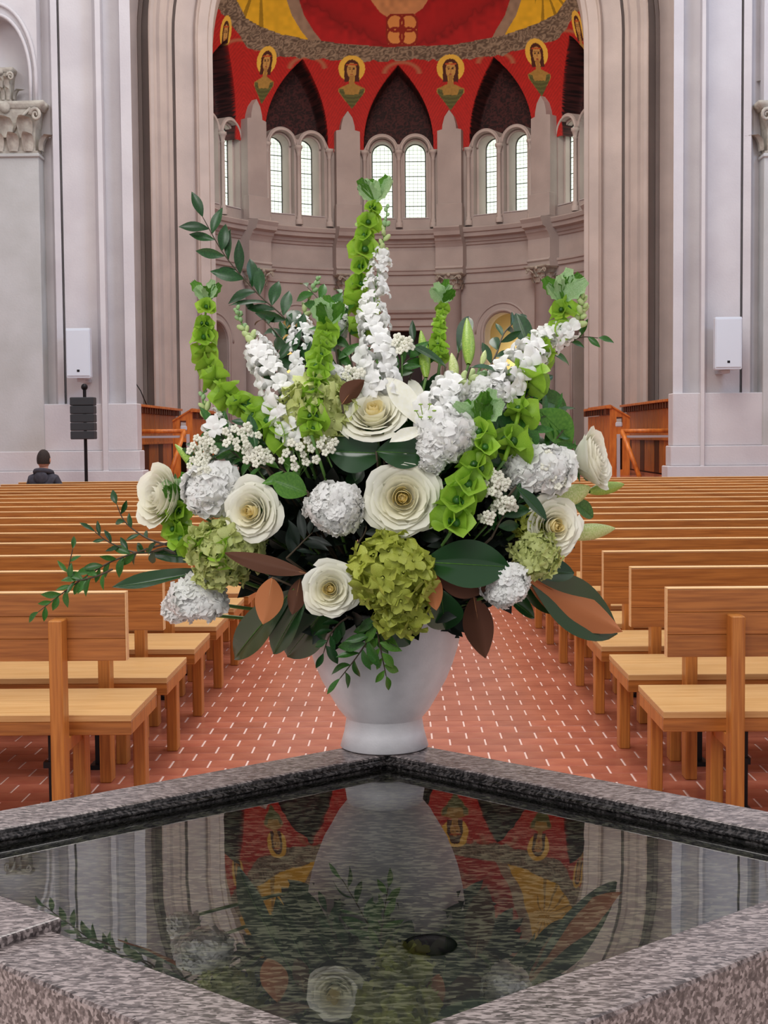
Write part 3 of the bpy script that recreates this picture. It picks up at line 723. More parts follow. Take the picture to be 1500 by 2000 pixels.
# ------------------------------------------------------------ pews
PD, PS, NR = 5.1, .822, 17
XL, XR, PLEN = -1.05, 1.0, 4.05
def make_pew(side):
    t = empty('pew', (0, 0, 0), '', 'pew', 'pews left of the aisle' if side < 0 else 'pews right of the aisle')
    s = side
    def bx(nm, x0, x1, y0, y1, z0, z1, m, bev=.004): return G().box((min(x0, x1), y0, z0), (max(x0, x1), y1, z1), bev).obj(nm, m, t)
    L_ = PLEN
    for k in range(3):
        bx('back_board', 0, s*L_, .09, .138, .655+k*.0855, .655+(k+1)*.0855-.0012, M['wood'], .0015)
    bx('top_edge_highlight', 0, s*L_, .092, .1385, .9115, .9175, M['wood_lit_edge'], .0015)  # skylight gleam along the top of the back, painted as a pale strip
    bx('end_edge_highlight', -s*.004, 0, .092, .138, .655, .9175, M['wood_lit_edge'], .001)  # lit aisle end of the back, its brightness painted in
    for k in range(2): bx('seat_plank', 0, s*L_, .17+k*.285, .17+(k+1)*.285-.003, .405, .432, M['wood_seat'], .002)
    bx('seat_apron', s*.0, s*L_, .172, .2, .352, .404, M['wood'], .002)
    bx('seat_apron', s*.0, s*L_, .70, .73, .352, .404, M['wood'], .002)
    bx('end_apron', s*.0, s*.03, .2, .70, .352, .404, M['wood_post'], .002)
    for x in (.22, L_/2, L_-.27):
        bx('back_post', s*x, s*(x+.05), 0, .09, 0, .82, M['wood_post'])
        bx('leg', s*x, s*(x+.05), .34, .43, 0, .352, M['wood_post'])
        bx('rail', s*(x+.01), s*(x+.04), .09, .66, .30, .352, M['wood_post'], .002)
    for x in (.03, L_-.08):
        bx('leg', s*x, s*(x+.05), .6, .69, 0, .352, M['wood_post'])
    g = G()
    for x in (.34,):
        xx = s*x; g.box((xx-.012, .28, .0), (xx+.012, .3, .35)); g.box((xx-.03, .24, .0), (xx+.03, .34, .02)); g.box((xx-.03, .27, .2), (xx+.02, .31, .225))
    g.obj('kneeler_bracket', M['metal_dark'], t)
    return t
ords = ['nearest', 'second', 'third', 'fourth', 'fifth', 'sixth', 'seventh', 'eighth', 'ninth', 'tenth', 'eleventh', 'twelfth', 'thirteenth', 'fourteenth', 'fifteenth', 'sixteenth', 'seventeenth']
for side in (-1, 1):
    proto = make_pew(side)
    ch = [o for o in C.objects if o.parent == proto]
    for k in range(NR):
        if k == 0: t = proto
        else:
            t = proto.copy(); C.objects.link(t)
            for c in ch: d = c.copy(); C.objects.link(d); d.parent = t
        t.location = (XL if side < 0 else XR, PD+k*PS, 0)
        nm = 'left' if side < 0 else 'right'
        if k == 0: t['label'] = 'slatted golden wooden pew nearest the stone font, %s of the aisle' % nm
        elif k == NR-1: t['label'] = 'farthest wooden pew %s of the aisle, closest to the %s pier' % (nm, nm)
        else: t['label'] = '%s wooden pew from the stone font in the row %s of the aisle' % (ords[k], nm)

# ------------------------------------------------------------ loudspeakers
def wall_speaker(x0, y0, x1, y1, lab, s):
    d = 20.5; a = W(x0, y0, d); b = W(x1, y1, d); wd = b.x-a.x; h = a.z-b.z
    t = empty('wall_speaker', ((a.x+b.x)/2, d, b.z), lab, 'speaker', 'white wall speakers')
    pts = [(-wd/2, 0), (wd/2, 0), (wd/2, .12), (wd*.32, .38), (-wd*.32, .38), (-wd/2, .12)]
    g = G(); n = len(pts); v = [(x, y, z) for z in (0.02, h-.02) for x, y in pts]+[(x*.96, y*.96+.005, z) for z in (0, h) for x, y in pts]
    g.add(v, [(i, (i+1) % n, n+(i+1) % n, n+i) for i in range(n)]+[(i, (i+1) % n, 2*n+(i+1) % n, 2*n+i) for i in range(n)]+[(n+i, n+(i+1) % n, 3*n+(i+1) % n, 3*n+i) for i in range(n)]+[tuple(range(2*n, 3*n))[::-1], tuple(range(3*n, 4*n))])
    g.obj('cabinet', M['spk_white'], t)
    G().box((-wd*.47, -.012, .03), (wd*.47, 0, h-.03), .004).obj('grille', M['spk_white'], t)
    G().box((-.02, -.017, h*.12), (.02, -.012, h*.12+.035), .002).obj('badge', M['metal_dark'], t)
    G().box((-.06, .15, -.05), (.06, .62, .0), .004).obj('bracket', M['steel'], t)
wall_speaker(128, 641, 177, 738, 'white loudspeaker on the left pier, above the black speaker', -1)
wall_speaker(1397, 619, 1449, 721, 'white loudspeaker on the right pier', 1)
a = W(139, 776, 20); b = W(187, 858, 20); wd = b.x-a.x; h = a.z-b.z; cx = (a.x+b.x)/2
t = empty('stacked_speaker', (cx, 20, 0), 'black five-box loudspeaker column on a thin black pole by the left pier', 'speaker')
G().tube([(0, .1, 0), (-.0, .1, a.z+.12)], .025, 8).obj('pole', M['metal_dark'], t)
G().ellip((0, .1, a.z+.15), (.05, .05, .05)).obj('pole_knob', M['metal_dark'], t)
for k in range(5):
    z0 = b.z+h*k/5; G().box((-wd/2, -.1, z0+.002), (wd/2, .1, z0+h/5-.002), .01).obj('speaker_box', M['spk_black'], t)
for q in range(3): G().tube([(0, .1, .3), (.4*math.cos(q*2.1+.5), .1+.4*math.sin(q*2.1+.5), .01)], .015, 6).obj('leg', M['metal_dark'], t)

# ------------------------------------------------------------ seated person
def person():
    d = PD+15*PS+.33; X = W(86, 930, d).x
    t = empty('person', (X, d, 0), 'person with short dark hair in a charcoal hooded top sitting in the far left pews', 'person')
    def skinned(name, pts, edges, rad, m, parent):
        me = bpy.data.meshes.new(name); me.from_pydata(pts, edges, []); me.update()
        o = bpy.data.objects.new(name, me); C.objects.link(o); o.parent = parent; me.materials.append(m)
        sk = o.modifiers.new('Skin', 'SKIN'); sk.use_smooth_shade = True
        for i, r in enumerate(rad): me.skin_vertices[0].data[i].radius = r if hasattr(r, '__len__') else (r, r)
        me.skin_vertices[0].data[0].use_root = True
        s_ = o.modifiers.new('Subd', 'SUBSURF'); s_.levels = 2; s_.render_levels = 2
        return o
    sh = 1.0
    P_ = [(0, 0, .53), (0, -.01, .72), (0, -.03, .9), (0, -.02, 1.0), (0, .0, 1.07)]
    E_ = [(0, 1), (1, 2), (2, 3), (3, 4)]; Rr = [(.17, .13), (.16, .12), (.185, .12), (.15, .1), (.062, .062)]
    for s in (-1, 1):
        b0 = len(P_)
        P_ += [(s*.15, -.01, .975), (s*.205, .02, .86), (s*.235, .04, .7), (s*.16, .22, .62)]
        E_ += [(3, b0), (b0, b0+1), (b0+1, b0+2), (b0+2, b0+3)]; Rr += [(.075, .07), (.062, .062), (.052, .052), (.035, .035)]
    body = skinned('hooded_top', P_, E_, Rr, M['hoodie'], t)
    P_ = [(0, .02, .52)]; E_ = []; Rr = [(.15, .11)]
    for s in (-1, 1):
        b0 = len(P_); P_ += [(s*.1, .1, .52), (s*.12, .33, .52), (s*.12, .42, .48), (s*.12, .43, .3), (s*.12, .42, .1), (s*.12, .5, .05)]
        E_ += [(0, b0)]+[(b0+i, b0+i+1) for i in range(5)]; Rr += [.085, .075, .065, .055, .045, .035]
    skinned('trousers', P_, E_, Rr, M['jeans'], t)
    hz = 1.225
    g = G(); g.ellip((0, 0, hz), (.078, .098, .122), 20, 16)
    g.tube([(0, -.005, hz-.19), (0, -.005, hz-.07)], [.06, .055], 12)
    for s in (-1, 1): g.ellip((s*.08, .005, hz-.01), (.012, .02, .032), 8, 6)
    g.ellip((0, .1, hz-.015), (.012, .02, .022), 8, 6)
    hd = g.obj('head', M['skin'], t, True)
    g = G(); P2 = []
    for i in range(12):
        a = math.radians(-25+i*9.5) if i else math.radians(-25); row = []
        for j in range(24):
            q = 2*PI*j/24; low = 0 if math.sin(q) < .3 else 1
            aa = a if not low else max(a, math.radians(28)); k = 1.08
            row.append((.079*k*math.cos(aa)*math.cos(q), .1*k*math.cos(aa)*math.sin(q), hz+.124*k*math.sin(aa)))
        P2.append(row)
    g.grid(P2, True); g.obj('hair', M['hair'], t, True)
    g = G(); g.tube([(.105*math.cos(q), -.01+.09*math.sin(q), 1.06+.03*math.sin(q+PI)) for q in np.linspace(0, 2*PI, 16)], .035, 8)
    g.ellip((0, -.105, .99), (.1, .04, .09), 12, 8)
    g.obj('hood', M['hoodie'], t, True)
    for s in (-1, 1):
        g = G(); g.ellip((s*.13, .27, .61), (.035, .045, .018), 10, 6)
        for k in range(4): x = s*.13+(k-1.5)*.016; g.tube([(x, .30, .612), (x, .345, .608), (x, .37, .595)], [.009, .008, .007], 6)
        g.tube([(s*.13-s*.03, .26, .61), (s*.13-s*.052, .29, .605), (s*.13-s*.05, .315, .6)], [.01, .009, .008], 6)
        g.obj('hand', M['skin'], t, True)
    t.rotation_euler = (0, 0, -.12)
person()

# ------------------------------------------------------------ stone font
ZR = .92; ZW = ZR-.0235
inner = [(-.03, 2.486), (.662, 1.872), (-.041, 1.285), (-.762, 1.889)]
cen = Vector((-.04, 1.885))
def off(poly, e):
    n = len(poly); out = []
    for i in range(n):
        p0, p1, p2 = Vector(poly[i-1]), Vector(poly[i]), Vector(poly[(i+1) % n])
        d1 = (p1-p0).normalized(); d2 = (p2-p1).normalized(); n1 = Vector((-d1.y, d1.x)); n2 = Vector((-d2.y, d2.x))
        if n1.dot(p1-cen) < 0: n1 = -n1
        if n2.dot(p1-cen) < 0: n2 = -n2
        k = (n1+n2); k = k/(1+n1.dot(n2)); out.append(p1+k*e)
    return out
font = empty('stone_font', (0, 0, 0), 'diamond-shaped polished brown granite font with a pool of water in front', 'font')
RW = .10
rimo = off(inner, RW)
def rim_arm(i, j, zt=ZR, cut0=0, cut1=1, extra=0):
    A0, A1 = Vector(inner[i]), Vector(inner[j]); B0, B1 = rimo[i], rimo[j]
    a0 = A0.lerp(A1, cut0); a1 = A0.lerp(A1, cut1); b0 = B0.lerp(B1, cut0); b1 = B0.lerp(B1, cut1)
    g = G(); rows = []
    for a, b in ((a0, b0), (a1, b1)):
        n = (a-b).normalized(); L_ = (a-b).length
        pr_ = [(0, -.10), (0, -.006), (.0015, -.0015), (.006, 0), (L_-.005, 0), (L_-.001, -.002), (L_, -.006), (L_, -.0085), (L_+.002, -.0105), (L_+.006, -.0115), (L_+.009, -.0135), (L_+.009, -.016), (L_+.004, -.0185), (L_+.001, -.021), (L_+.001, -.05), (L_-.005, -.1)]
        rows.append([(b.x+n.x*t_, b.y+n.y*t_, zt+z) for t_, z in pr_])
    g.grid(rows)
    for r in rows: g.add(r, [tuple(range(len(r)))])
    o = g.obj('rim_stone', M['granite'], font)
    o.data.materials.append(M['granite_pol'])
    for k, p in enumerate(o.data.polygons):
        if k < 15 and k >= 5: p.material_index = 1
    return o
rim_arm(0, 1); rim_arm(1, 2); rim_arm(2, 3, cut1=.515); rim_arm(3, 0)
# raised overflow slab on the left arm
A0, A1 = Vector(inner[2]), Vector(inner[3]); B0, B1 = rimo[2], rimo[3]
n = ((A0-B0)).normalized(); nn = (A1-A0).normalized(); perp = Vector((nn.y, -nn.x)); perp = perp if perp.dot(cen-A0) > 0 else -perp
a0 = A0.lerp(A1, .518)+perp*.012; a1 = A1+perp*.012; b0 = a0-perp*.13; b1 = a1-perp*.13
g = G(); v = [(p.x, p.y, z) for z in (ZR-.1, ZR+.012) for p in (a0, a1, b1, b0)]
g.add(v, [(0,1,2,3), (4,5,6,7), (0,1,5,4), (1,2,6,5), (2,3,7,6), (3,0,4,7)]); me = g.obj('overflow_slab', M['granite'], font)
bv = me.modifiers.new('b', 'BEVEL'); bv.width = .003; bv.segments = 2
body = off(inner, RW-.012); inn = off(inner, .02)
g = G()
v = [(p.x, p.y, 0) for p in body]+[(p.x, p.y, ZR-.1) for p in body]
g.add(v, [(i, (i+1) % 4, 4+(i+1) % 4, 4+i) for i in range(4)]); 
v = [(p.x, p.y, ZR-.1) for p in body]+[(p.x, p.y, ZR-.1) for p in inn]; g.add(v, [(i, (i+1) % 4, 4+(i+1) % 4, 4+i) for i in range(4)])
v = [(p.x, p.y, ZR-.1) for p in inn]+[(p.x, p.y, ZR-.2) for p in inn]; g.add(v, [(i, (i+1) % 4, 4+(i+1) % 4, 4+i) for i in range(4)])
g.obj('pedestal', M['granite'], font)
g = G().add([(p.x, p.y, ZR-.13) for p in inn], [(0,1,2,3)]); g.obj('basin_floor', M['granite_floor'], font)
p = W(840, 1893, 1); dcv = (p-Vector((0,0,HC))); q_ = Vector((0,0,HC))+dcv*((HC-(ZR-.13))/(-dcv.z)*.93)
g = G().lathe([(.0, 0), (.02, .0), (.032, .001), (.034, .004)], 20); o = g.obj('drain_cover', M['metal_dark'], font, True); o.location = (q_.x, q_.y, ZR-.129)
wv = [(p.x, p.y, ZW) for p in off(inner, .012)]
wv2 = [(x, y, ZR-.131) for x, y, z in wv]
g = G().add(wv+wv2, [(0,3,2,1), (4,5,6,7), (0,1,5,4), (1,2,6,5), (2,3,7,6), (3,0,4,7)]); bm = bmesh.new(); 
o = tag(g.obj('water', M['water']), 'still clear water filling the granite font', 'water', kind='stuff')
bm.from_mesh(o.data); bmesh.ops.recalc_face_normals(bm, faces=bm.faces); bm.to_mesh(o.data); bm.free()

# ------------------------------------------------------------ vase
VD = 2.557; vc = W(751, 1465, VD); vx = vc.x; sc = F/VD
base = .0822
prof = [(0, 0.001), (base-.004, .0008), (base, .003), (base-.0075, .03), (.0705, .0555), (.0715, .0565), (.086, .074), (.101, .1), (.1165, .128), (.1285, .158), (.138, .188), (.1445, .218), (.148, .245), (.149, .262), (.147, .265), (.143, .262), (.141, .24), (.126, .17), (.1, .12), (.05, .08), (0, .075)]
t = empty('flower_vase', (vx, VD, ZR), 'matt white ceramic footed vase standing on the back corner of the font', 'vase')
G().lathe(prof[5:], 64).obj('bowl', M['vase'], t, True); G().lathe(prof[:6], 64).obj('foot', M['vase'], t, True)
#FLOWERS
# ------------------------------------------------------------ flowers
MOUTH = Vector((vx, VD, ZR+.24))
def DD(px, py):
    e = ((px-752)/470)**2+((py-1010)/430)**2
    return VD-.24*math.sqrt(max(0, 1-e))
def PP(px, py, dz=0): return W(px, py, DD(px, py)+dz)
K = VD/F            # metres per photograph pixel at the vase
def thing(name, loc, label, cat, group=None): return empty(name, loc, label, cat, group)
def inst(name, me, t, Mw):
    o = bpy.data.objects.new(name, me); C.objects.link(o); o.parent = t
    o.matrix_local = Matrix.Translation(-t.location) @ Mw; return o
def TRS(p, R, s): return Matrix.Translation(p) @ R.to_4x4() @ Matrix.Diagonal((s, s, s, 1))
def stem_to(t, p, m='stem', r=.0028, name='stem', back=Vector((0, .03, 0))):
    p = Vector(p); q = MOUTH+Vector((R_.uniform(-.04, .04), R_.uniform(-.04, .04), -.03)); mid = p.lerp(q, .45)+back
    pts = [p.lerp(mid, k/4)*(1-k/4)+mid.lerp(q, k/4)*(k/4) for k in range(5)]
    g = G().tube([x-t.location for x in pts], r, 5); return g.obj(name, M[m], t, True)
def curve(pts, n, dz0=0, dz1=0):
    P = [PP(x, y, dz0+(dz1-dz0)*i/(len(pts)-1)) for i, (x, y) in enumerate(pts)]
    out = []
    for k in range(n+1):
        u = k/n*(len(P)-1); i = min(int(u), len(P)-2); f = u-i
        p0 = P[max(i-1, 0)]; p1 = P[i]; p2 = P[i+1]; p3 = P[min(i+2, len(P)-1)]
        out.append(.5*((2*p1)+(p2-p0)*f+(2*p0-5*p1+4*p2-p3)*f*f+(3*p1-p0-3*p2+p3)*f**3))
    return out
# ---- leaf meshes, unit length along +y, face +z
def leaf_grid(w, curl=.15, fold=.12, n=9, k=5, power=.8, peak=.5, wav=0, tip=1):
    P = []
    for i in range(n):
        t = i/(n-1); e = math.sin(PI*t**(math.log(.5)/math.log(peak)))**power if 0 < t < 1 else 0
        hw = max(w/2*e, .004); row = []
        for j in range(k):
            s = j/(k-1)*2-1
            row.append((s*hw, t-curl*.2*t*t, -curl*t*t+fold*abs(s)*hw*1.6+wav*math.sin(t*9+s)*.03*abs(s)))
        P.append(row)
    return P
def leafmesh(name, m, **kw): return G().grid(leaf_grid(**kw)).mesh(name, m, True)
LV = {k: [leafmesh('leaf', M[k], w=.3+.06*i, curl=.1+.16*i, power=.95, fold=.2, wav=.4) for i in range(3)] for k in ('leaf', 'leafdark', 'leafbright', 'leafdeep')}
def orient(p, q, face=Vector((0, -1, .3)), roll=0):
    y = (q-p).normalized(); z = (face-face.dot(y)*y)
    if z.length < .05: z = Vector((1, 0, .2))-y.x*y
    z.normalize(); x = y.cross(z)
    Mx = Matrix((x, y, z)).transposed()
    return Mx @ Matrix.Rotation(roll, 3, 'Y')
# ---- roses
def rose(px, py, r, n, label, sx=1.0, open_=1.0, np_=28, whit=False, dz=0):
    c = PP(px, py, dz); r = r*K*.98; t = thing('rose', c, label, 'rose')
    B = basis(Vector(n)); ga = 2.399963
    for k in range(np_):
        o = k/(np_-1)           # 0 core, 1 outermost
        a0 = k*ga+px
        rin = r*(.05+.28*o); rout = r*(.10+.88*o**.85)*(1+R_.uniform(-.05, .06)); hb = r*(-.45-.12*o); ht = r*(.36-.36*o**2.0*open_)
        half = math.radians(92-42*o); P = []
        nu, nv = 8, 7
        for i in range(nv):
            v = i/(nv-1); row = []
            rad = rin+(rout-rin)*math.sin(v*PI/2)**.8
            hh = hb+(ht-hb)*(v**.75)
            if o < .4: rad *= 1-.45*v*v*(1-o/.4)
            if v > .7: rad += (v-.7)*r*.4*o; hh -= (v-.7)*r*.7*o*open_
            for j in range(nu):
                u = j/(nu-1)*2-1
                wv = math.sqrt(max(0, 1-(u*.98)**2))
                sh = (.45+.55*v**.5)
                tipdrop = (1-wv)*.42*v
                rf = .05*r*math.sin(u*4+k*1.7)*v*v*(.3+o)
                ra = rad*(1-.25*tipdrop)+rf; a = a0+u*half*sh
                z = hh-(ht-hb)*tipdrop*.55+rf+(.06*r*o*v*u*u)
                row.append(B @ Vector((ra*math.cos(a)*sx, ra*math.sin(a), z)))
            P.append(row)
        mm = M['petal_core'] if o < .22 and not whit else (M['petal_mid'] if o < .5 and not whit else M['petal'])
        po = obj('petal', mesh('petal', *(lambda g: (g.v, g.f))(G().grid(P)), True), mm, t)
    cb = G()
    for q in range(4):
        P = [[B @ Vector((r*.13*math.cos(a+q*1.57)*(1-.55*v*v)+r*.02*math.cos(q*1.57), r*.13*math.sin(a+q*1.57)*(1-.55*v*v)+r*.02*math.sin(q*1.57), r*(-.3+.62*v-.05*abs(a-.9)))) for a in np.linspace(0, 1.9, 6)] for v in np.linspace(0, 1, 5)]
        cb.grid(P)
    cb.ellip(B @ Vector((0, 0, r*.1)), (r*.1,)*3, 8, 6)
    cb.obj('petal_heart', M['petal_core' if not whit else 'petal'], t, True)
    g = G(); P = [[B @ Vector((q*math.cos(a), q*math.sin(a), z)) for a in np.linspace(0, 2*PI, 9)[:-1]] for q, z in ((r*.03, -r*.66), (r*.17, -r*.62), (r*.3, -r*.45), (r*.34, -r*.28))]
    g.grid(P, True)
    for q in range(5):
        a = q*2*PI/5; pts = leaf_grid(w=.5, curl=.2)
        for row in pts:
            for i, (x, y, z) in enumerate(row):
                row[i] = B @ (Matrix.Rotation(a, 3, 'Z') @ Vector((x*r*.6, r*.2+y*r*.6, -r*.42-z*r*.5-.1*y*r)))
        g.grid(pts)
    g.obj('calyx', M['leaf'], t, True)
    stem_to(t, c+B @ Vector((0, 0, -r*.6)), 'stem', .0032)
rose(730, 806, 63, (-.08, -.72, .69), 'creamy white rose in the upper middle of the bouquet, tipped upward', dz=-.02)
rose(786, 972, 71, (0, -1, .06), 'largest cream rose at the centre with golden heart facing the viewer', open_=.9, np_=32, dz=-.02)
rose(490, 998, 57, (-.32, -.94, .06), 'cream rose on the left of the bouquet, above pale hydrangea', dz=-.02)
rose(645, 1150, 52, (-.02, -.98, .1), 'small ivory rose low in the bouquet, left of the lime hydrangea', dz=-.03)
rose(1083, 1028, 56, (.32, -.93, .02), 'open cream rose at the right with ruffled inner petals', open_=.8, dz=-.01)
rose(1157, 898, 60, (.9, -.42, .22), 'white rose on the far right turned sideways', whit=True, open_=.3)
rose(312, 968, 62, (-.72, -.66, .2), 'white rose on the far left edge turned away', whit=True, open_=.4, dz=-.05)
# ---- hydrangeas
def floret4(m, wav=.12):
    g = G()
    for q in range(4):
        P = []
        for i in range(4):
            v = i/3; row = []
            hw = .5*math.sin(PI*(.12+.74*v))
            for j in range(4):
                u = j/3*2-1; row.append((u*hw*.62, .08+v*.62-.06*u*u, .12*v+wav*math.cos(u*3+q)*v-.15*v*v*(1-abs(u))))
            P.append([Matrix.Rotation(q*PI/2+.1, 3, 'Z') @ Vector(p) for p in row])
        g.grid(P)
    g.ellip((0, 0, .06), (.07, .07, .07), 5, 4); return g.mesh('floret', m, True)
def head(name, px, py, rx, ry, fm, size, label, cat, n=60, group=None, dz=0, jit=.5, corem='leafdark', stemm='stem', nrm=Vector((0, -1, .15))):
    c = PP(px, py, dz); t = thing(name, c, label, cat, group); rx *= K; ry *= K; rz = (rx+ry)/2*.75
    G().ellip((0, rz*.25, 0), (rx*.78, rz*.75, ry*.78), 12, 8).obj('core', M[corem], t, True)
    ga = 2.399963; N_ = int(n*1.7); cnt = 0
    for k in range(N_):
        z = 1-2*(k+.5)/N_; rr_ = math.sqrt(1-z*z); a = k*ga; v = Vector((rr_*math.cos(a), rr_*math.sin(a), z))
        if v.y > .35: continue
        lump = 1+.13*math.sin(v.x*5+px)*math.sin(v.z*6+py)+R_.uniform(-.14, .1); p = c+Vector((v.x*rx, v.y*rz, v.z*ry))*lump
        nv = (v+Vector([R_.uniform(-jit, jit) for _ in range(3)])).normalized()
        Rm = basis(nv) @ Matrix.Rotation(R_.uniform(0, 6), 3, 'Z')
        inst('floret', R_.choice(fm), t, TRS(p, Rm, size*K*R_.uniform(.8, 1.35)))
    stem_to(t, c+Vector((0, rz*.5, -ry*.3)), stemm, .0035)
    return t
hf = [floret4(M['hyd'], .1), floret4(M['hyd'], .16)]; hp = [floret4(M['hydpale'], .1), floret4(M['hydpale'], .18)]
head('hydrangea', 766, 1118, 64, 62, hf, 33, 'lime green hydrangea head hanging low in the centre of the bouquet', 'hydrangea', 56, dz=-.03)
head('hydrangea', 786, 1192, 42, 38, hf, 30, 'small lime hydrangea cluster hanging over the vase rim', 'hydrangea', 30, dz=-.02)
head('hydrangea', 622, 803, 62, 58, hp, 32, 'cream lime hydrangea in the upper left, beside the top rose', 'hydrangea', 60, dz=.0)
head('hydrangea', 440, 1066, 62, 42, hp, 28, 'pale green hydrangea just below the left cream rose', 'hydrangea', 52, dz=.0)
head('hydrangea', 434, 1115, 48, 26, hp, 22, 'flat pale green hydrangea beneath, over the far left white flowers', 'hydrangea', 34, dz=.01)
head('hydrangea', 1046, 1084, 40, 38, hp, 20, 'pale green hydrangea under the ruffled rose on the right', 'hydrangea', 44, dz=-.01)
head('hydrangea', 1028, 1022, 22, 26, hf, 20, 'bit of yellow green hydrangea left of the ruffled rose', 'hydrangea', 18, dz=.02)
# ---- double white stock heads
def ruffle(m, n=7, seed=0):
    g = G(); rr = random.Random(seed)
    for ringi, (cnt, rad, ht) in enumerate(((4, .3, .3), (5, .62, .16), (6, .95, -.02))):
        for q in range(cnt):
            a = 2*PI*q/cnt+ringi*.5+rr.uniform(-.2, .2); P = []
            for i in range(4):
                v = i/3; row = []
                for j in range(5):
                    u = j/4*2-1; hw = .42*math.sin(PI*(.15+.62*v))*(.6+rad*.5)
                    row.append(Matrix.Rotation(a, 3, 'Z') @ Vector((u*hw, v*rad*.8, ht*v+.12*math.sin(u*5+q*2+ringi)*v-.1*v*v+.1*(1-v))))
                P.append(row)
            g.grid(P)
    return g.mesh('floret', m, True)
rf = [ruffle(M['white'], seed=i) for i in range(3)]
head('stock_flower', 655, 994, 43, 36, rf, 25, 'round white stock flower head in the dark gap left of the central rose', 'stock flower', 44, dz=-.02, corem='white')
head('stock_flower', 989, 1143, 36, 34, rf, 22, 'round white stock flower head at lower right beside the broad green leaf', 'stock flower', 40, dz=-.02, corem='white')
head('stock_flower', 386, 1168, 46, 30, rf, 31, 'white stock flowers hanging at the lower left edge', 'stock flower', 34, dz=.0, corem='white')
head('stock_flower', 345, 1192, 24, 18, rf, 25, 'tip of small white stock blossoms at the far lower left', 'stock flower', 16, dz=.0, corem='white')
head('stock_flower', 418, 958, 44, 38, rf, 36, 'loose white stock blossoms left of the left cream rose', 'stock flower', 26, dz=.0, corem='leafdark')
head('stock_flower', 1052, 916, 50, 32, rf, 36, 'loose white stock blossoms left of the sideways rose', 'stock flower', 28, dz=.0, corem='leafdark')
head('stock_flower', 868, 858, 42, 34, rf, 36, 'white ruffled blossoms under the snapdragon, above the central rose', 'stock flower', 22, dz=-.03, corem='leafdark')
head('stock_flower', 845, 902, 15, 16, rf, 20, 'single white blossom just right above the central rose', 'stock flower', 6, dz=-.03, corem='white')
# ---- snapdragons
def snap(m, seed):
    g = G(); rr = random.Random(seed)
    for a0, ln, hw, up in ((70, .8, .42, .5), (110, .8, .42, .5), (-90, .75, .34, .25), (-35, .75, .36, .3), (-145, .75, .36, .3)):
        a = math.radians(a0-90); P = []
        for i in range(5):
            v = i/4; row = []
            for j in range(5):
                u = j/4*2-1; w_ = hw*math.sin(PI*(.16+.66*v))
                row.append(Matrix.Rotation(a, 3, 'Z') @ Vector((u*w_, .05+v*ln, up*math.sin(PI*v*.7)+.1*math.sin(u*4+a0+seed)*v-.12*v*v)))
            P.append(row)
        g.grid(P)
    g.ellip((0, -.12, .12), (.3, .24, .3), 8, 6); g.tube([(0, 0, .1), (0, 0, -.6)], [.3, .16], 8); return g.mesh('floret', m, True)
sn = [snap(M['white'], i) for i in range(3)]
bud = G().ellip((0, 0, .35), (.24, .24, .42), 8, 6).mesh('bud', M['palegreen'], True)
budg = G().ellip((0, 0, .3), (.26, .26, .34), 7, 5).mesh('bud', M['bellpale'], True)
brac = leafmesh('bract', M['leaf'], w=.5, curl=.2, fold=.2, n=5, k=3)
def snapdragon(pts, label, fl=.65, size=40, n=34, dz0=0, dz1=0, s_end=.3, stem=True):
    cv = curve(pts, 40, dz0, dz1); t = thing('snapdragon', cv[0], label, 'snapdragon')
    G().tube([p-t.location for p in cv], [.0032*(1-.6*k/40) for k in range(41)], 6).obj('spike_stem', M['stem'], t, True)
    for k in range(n):
        u = (k+.3)/n; p = cv[int(u*40)]; tg = (cv[min(int(u*40)+1, 40)]-cv[max(int(u*40)-1, 0)]).normalized()
        a = k*2.2; X = Vector((1, 0, 0)); X = (X-X.dot(tg)*tg).normalized(); Y = tg.cross(X)
        if Y.y > 0: Y = -Y
        o_ = X*math.cos(a)+Y*(math.sin(a)*.8+.45)
        sz = size*1.12*K*(1-(1-s_end)*max(0, u-.15)/.85)*R_.uniform(.85, 1.2)
        d_ = (o_+tg*(.1+.6*u)).normalized()
        if u < fl:
            inst('floret', R_.choice(sn), t, TRS(p+d_*sz*.42, basis(d_, tg), sz*.66))
        else:
            inst('bud', bud if u < fl+(1-fl)*.5 else budg, t, TRS(p+d_*sz*.05, basis((d_+tg*.5).normalized(), tg), sz*.8))
        if k % 2 == 0: inst('bract', brac, t, TRS(p, orient(p, p+o_+tg*.3), sz*.42))
    if stem: stem_to(t, cv[0])
snapdragon([(744, 770), (736, 700), (728, 620), (737, 540), (749, 470), (757, 402)], 'tallest white snapdragon spike rising in the middle of the bouquet', .74, 46, 46, dz1=.02)
snapdragon([(588, 856), (563, 800), (532, 735), (502, 680), (476, 640), (462, 602)], 'white snapdragon spike leaning left with green buds at its tip', .62, 50, 38)
snapdragon([(600, 760), (592, 700), (588, 650), (596, 605), (612, 565), (624, 542)], 'snapdragon behind the leaning left branch with creamy buds', .5, 40, 26, dz0=.05, dz1=.05)
snapdragon([(975, 765), (1020, 706), (1070, 665), (1118, 640), (1140, 598), (1126, 560), (1100, 538)], 'snapdragon on the right whose budded tip curls over', .5, 46, 44, s_end=.22)
snapdragon([(872, 850), (858, 806), (882, 762), (930, 738), (1000, 730)], 'white snapdragon right of the lily, its green tip bending right', .52, 52, 34, dz0=-.03)
snapdragon([(440, 850), (410, 815), (396, 780), (404, 750)], 'little budded snapdragon tip at left below the tall green bells', .3, 34, 14)
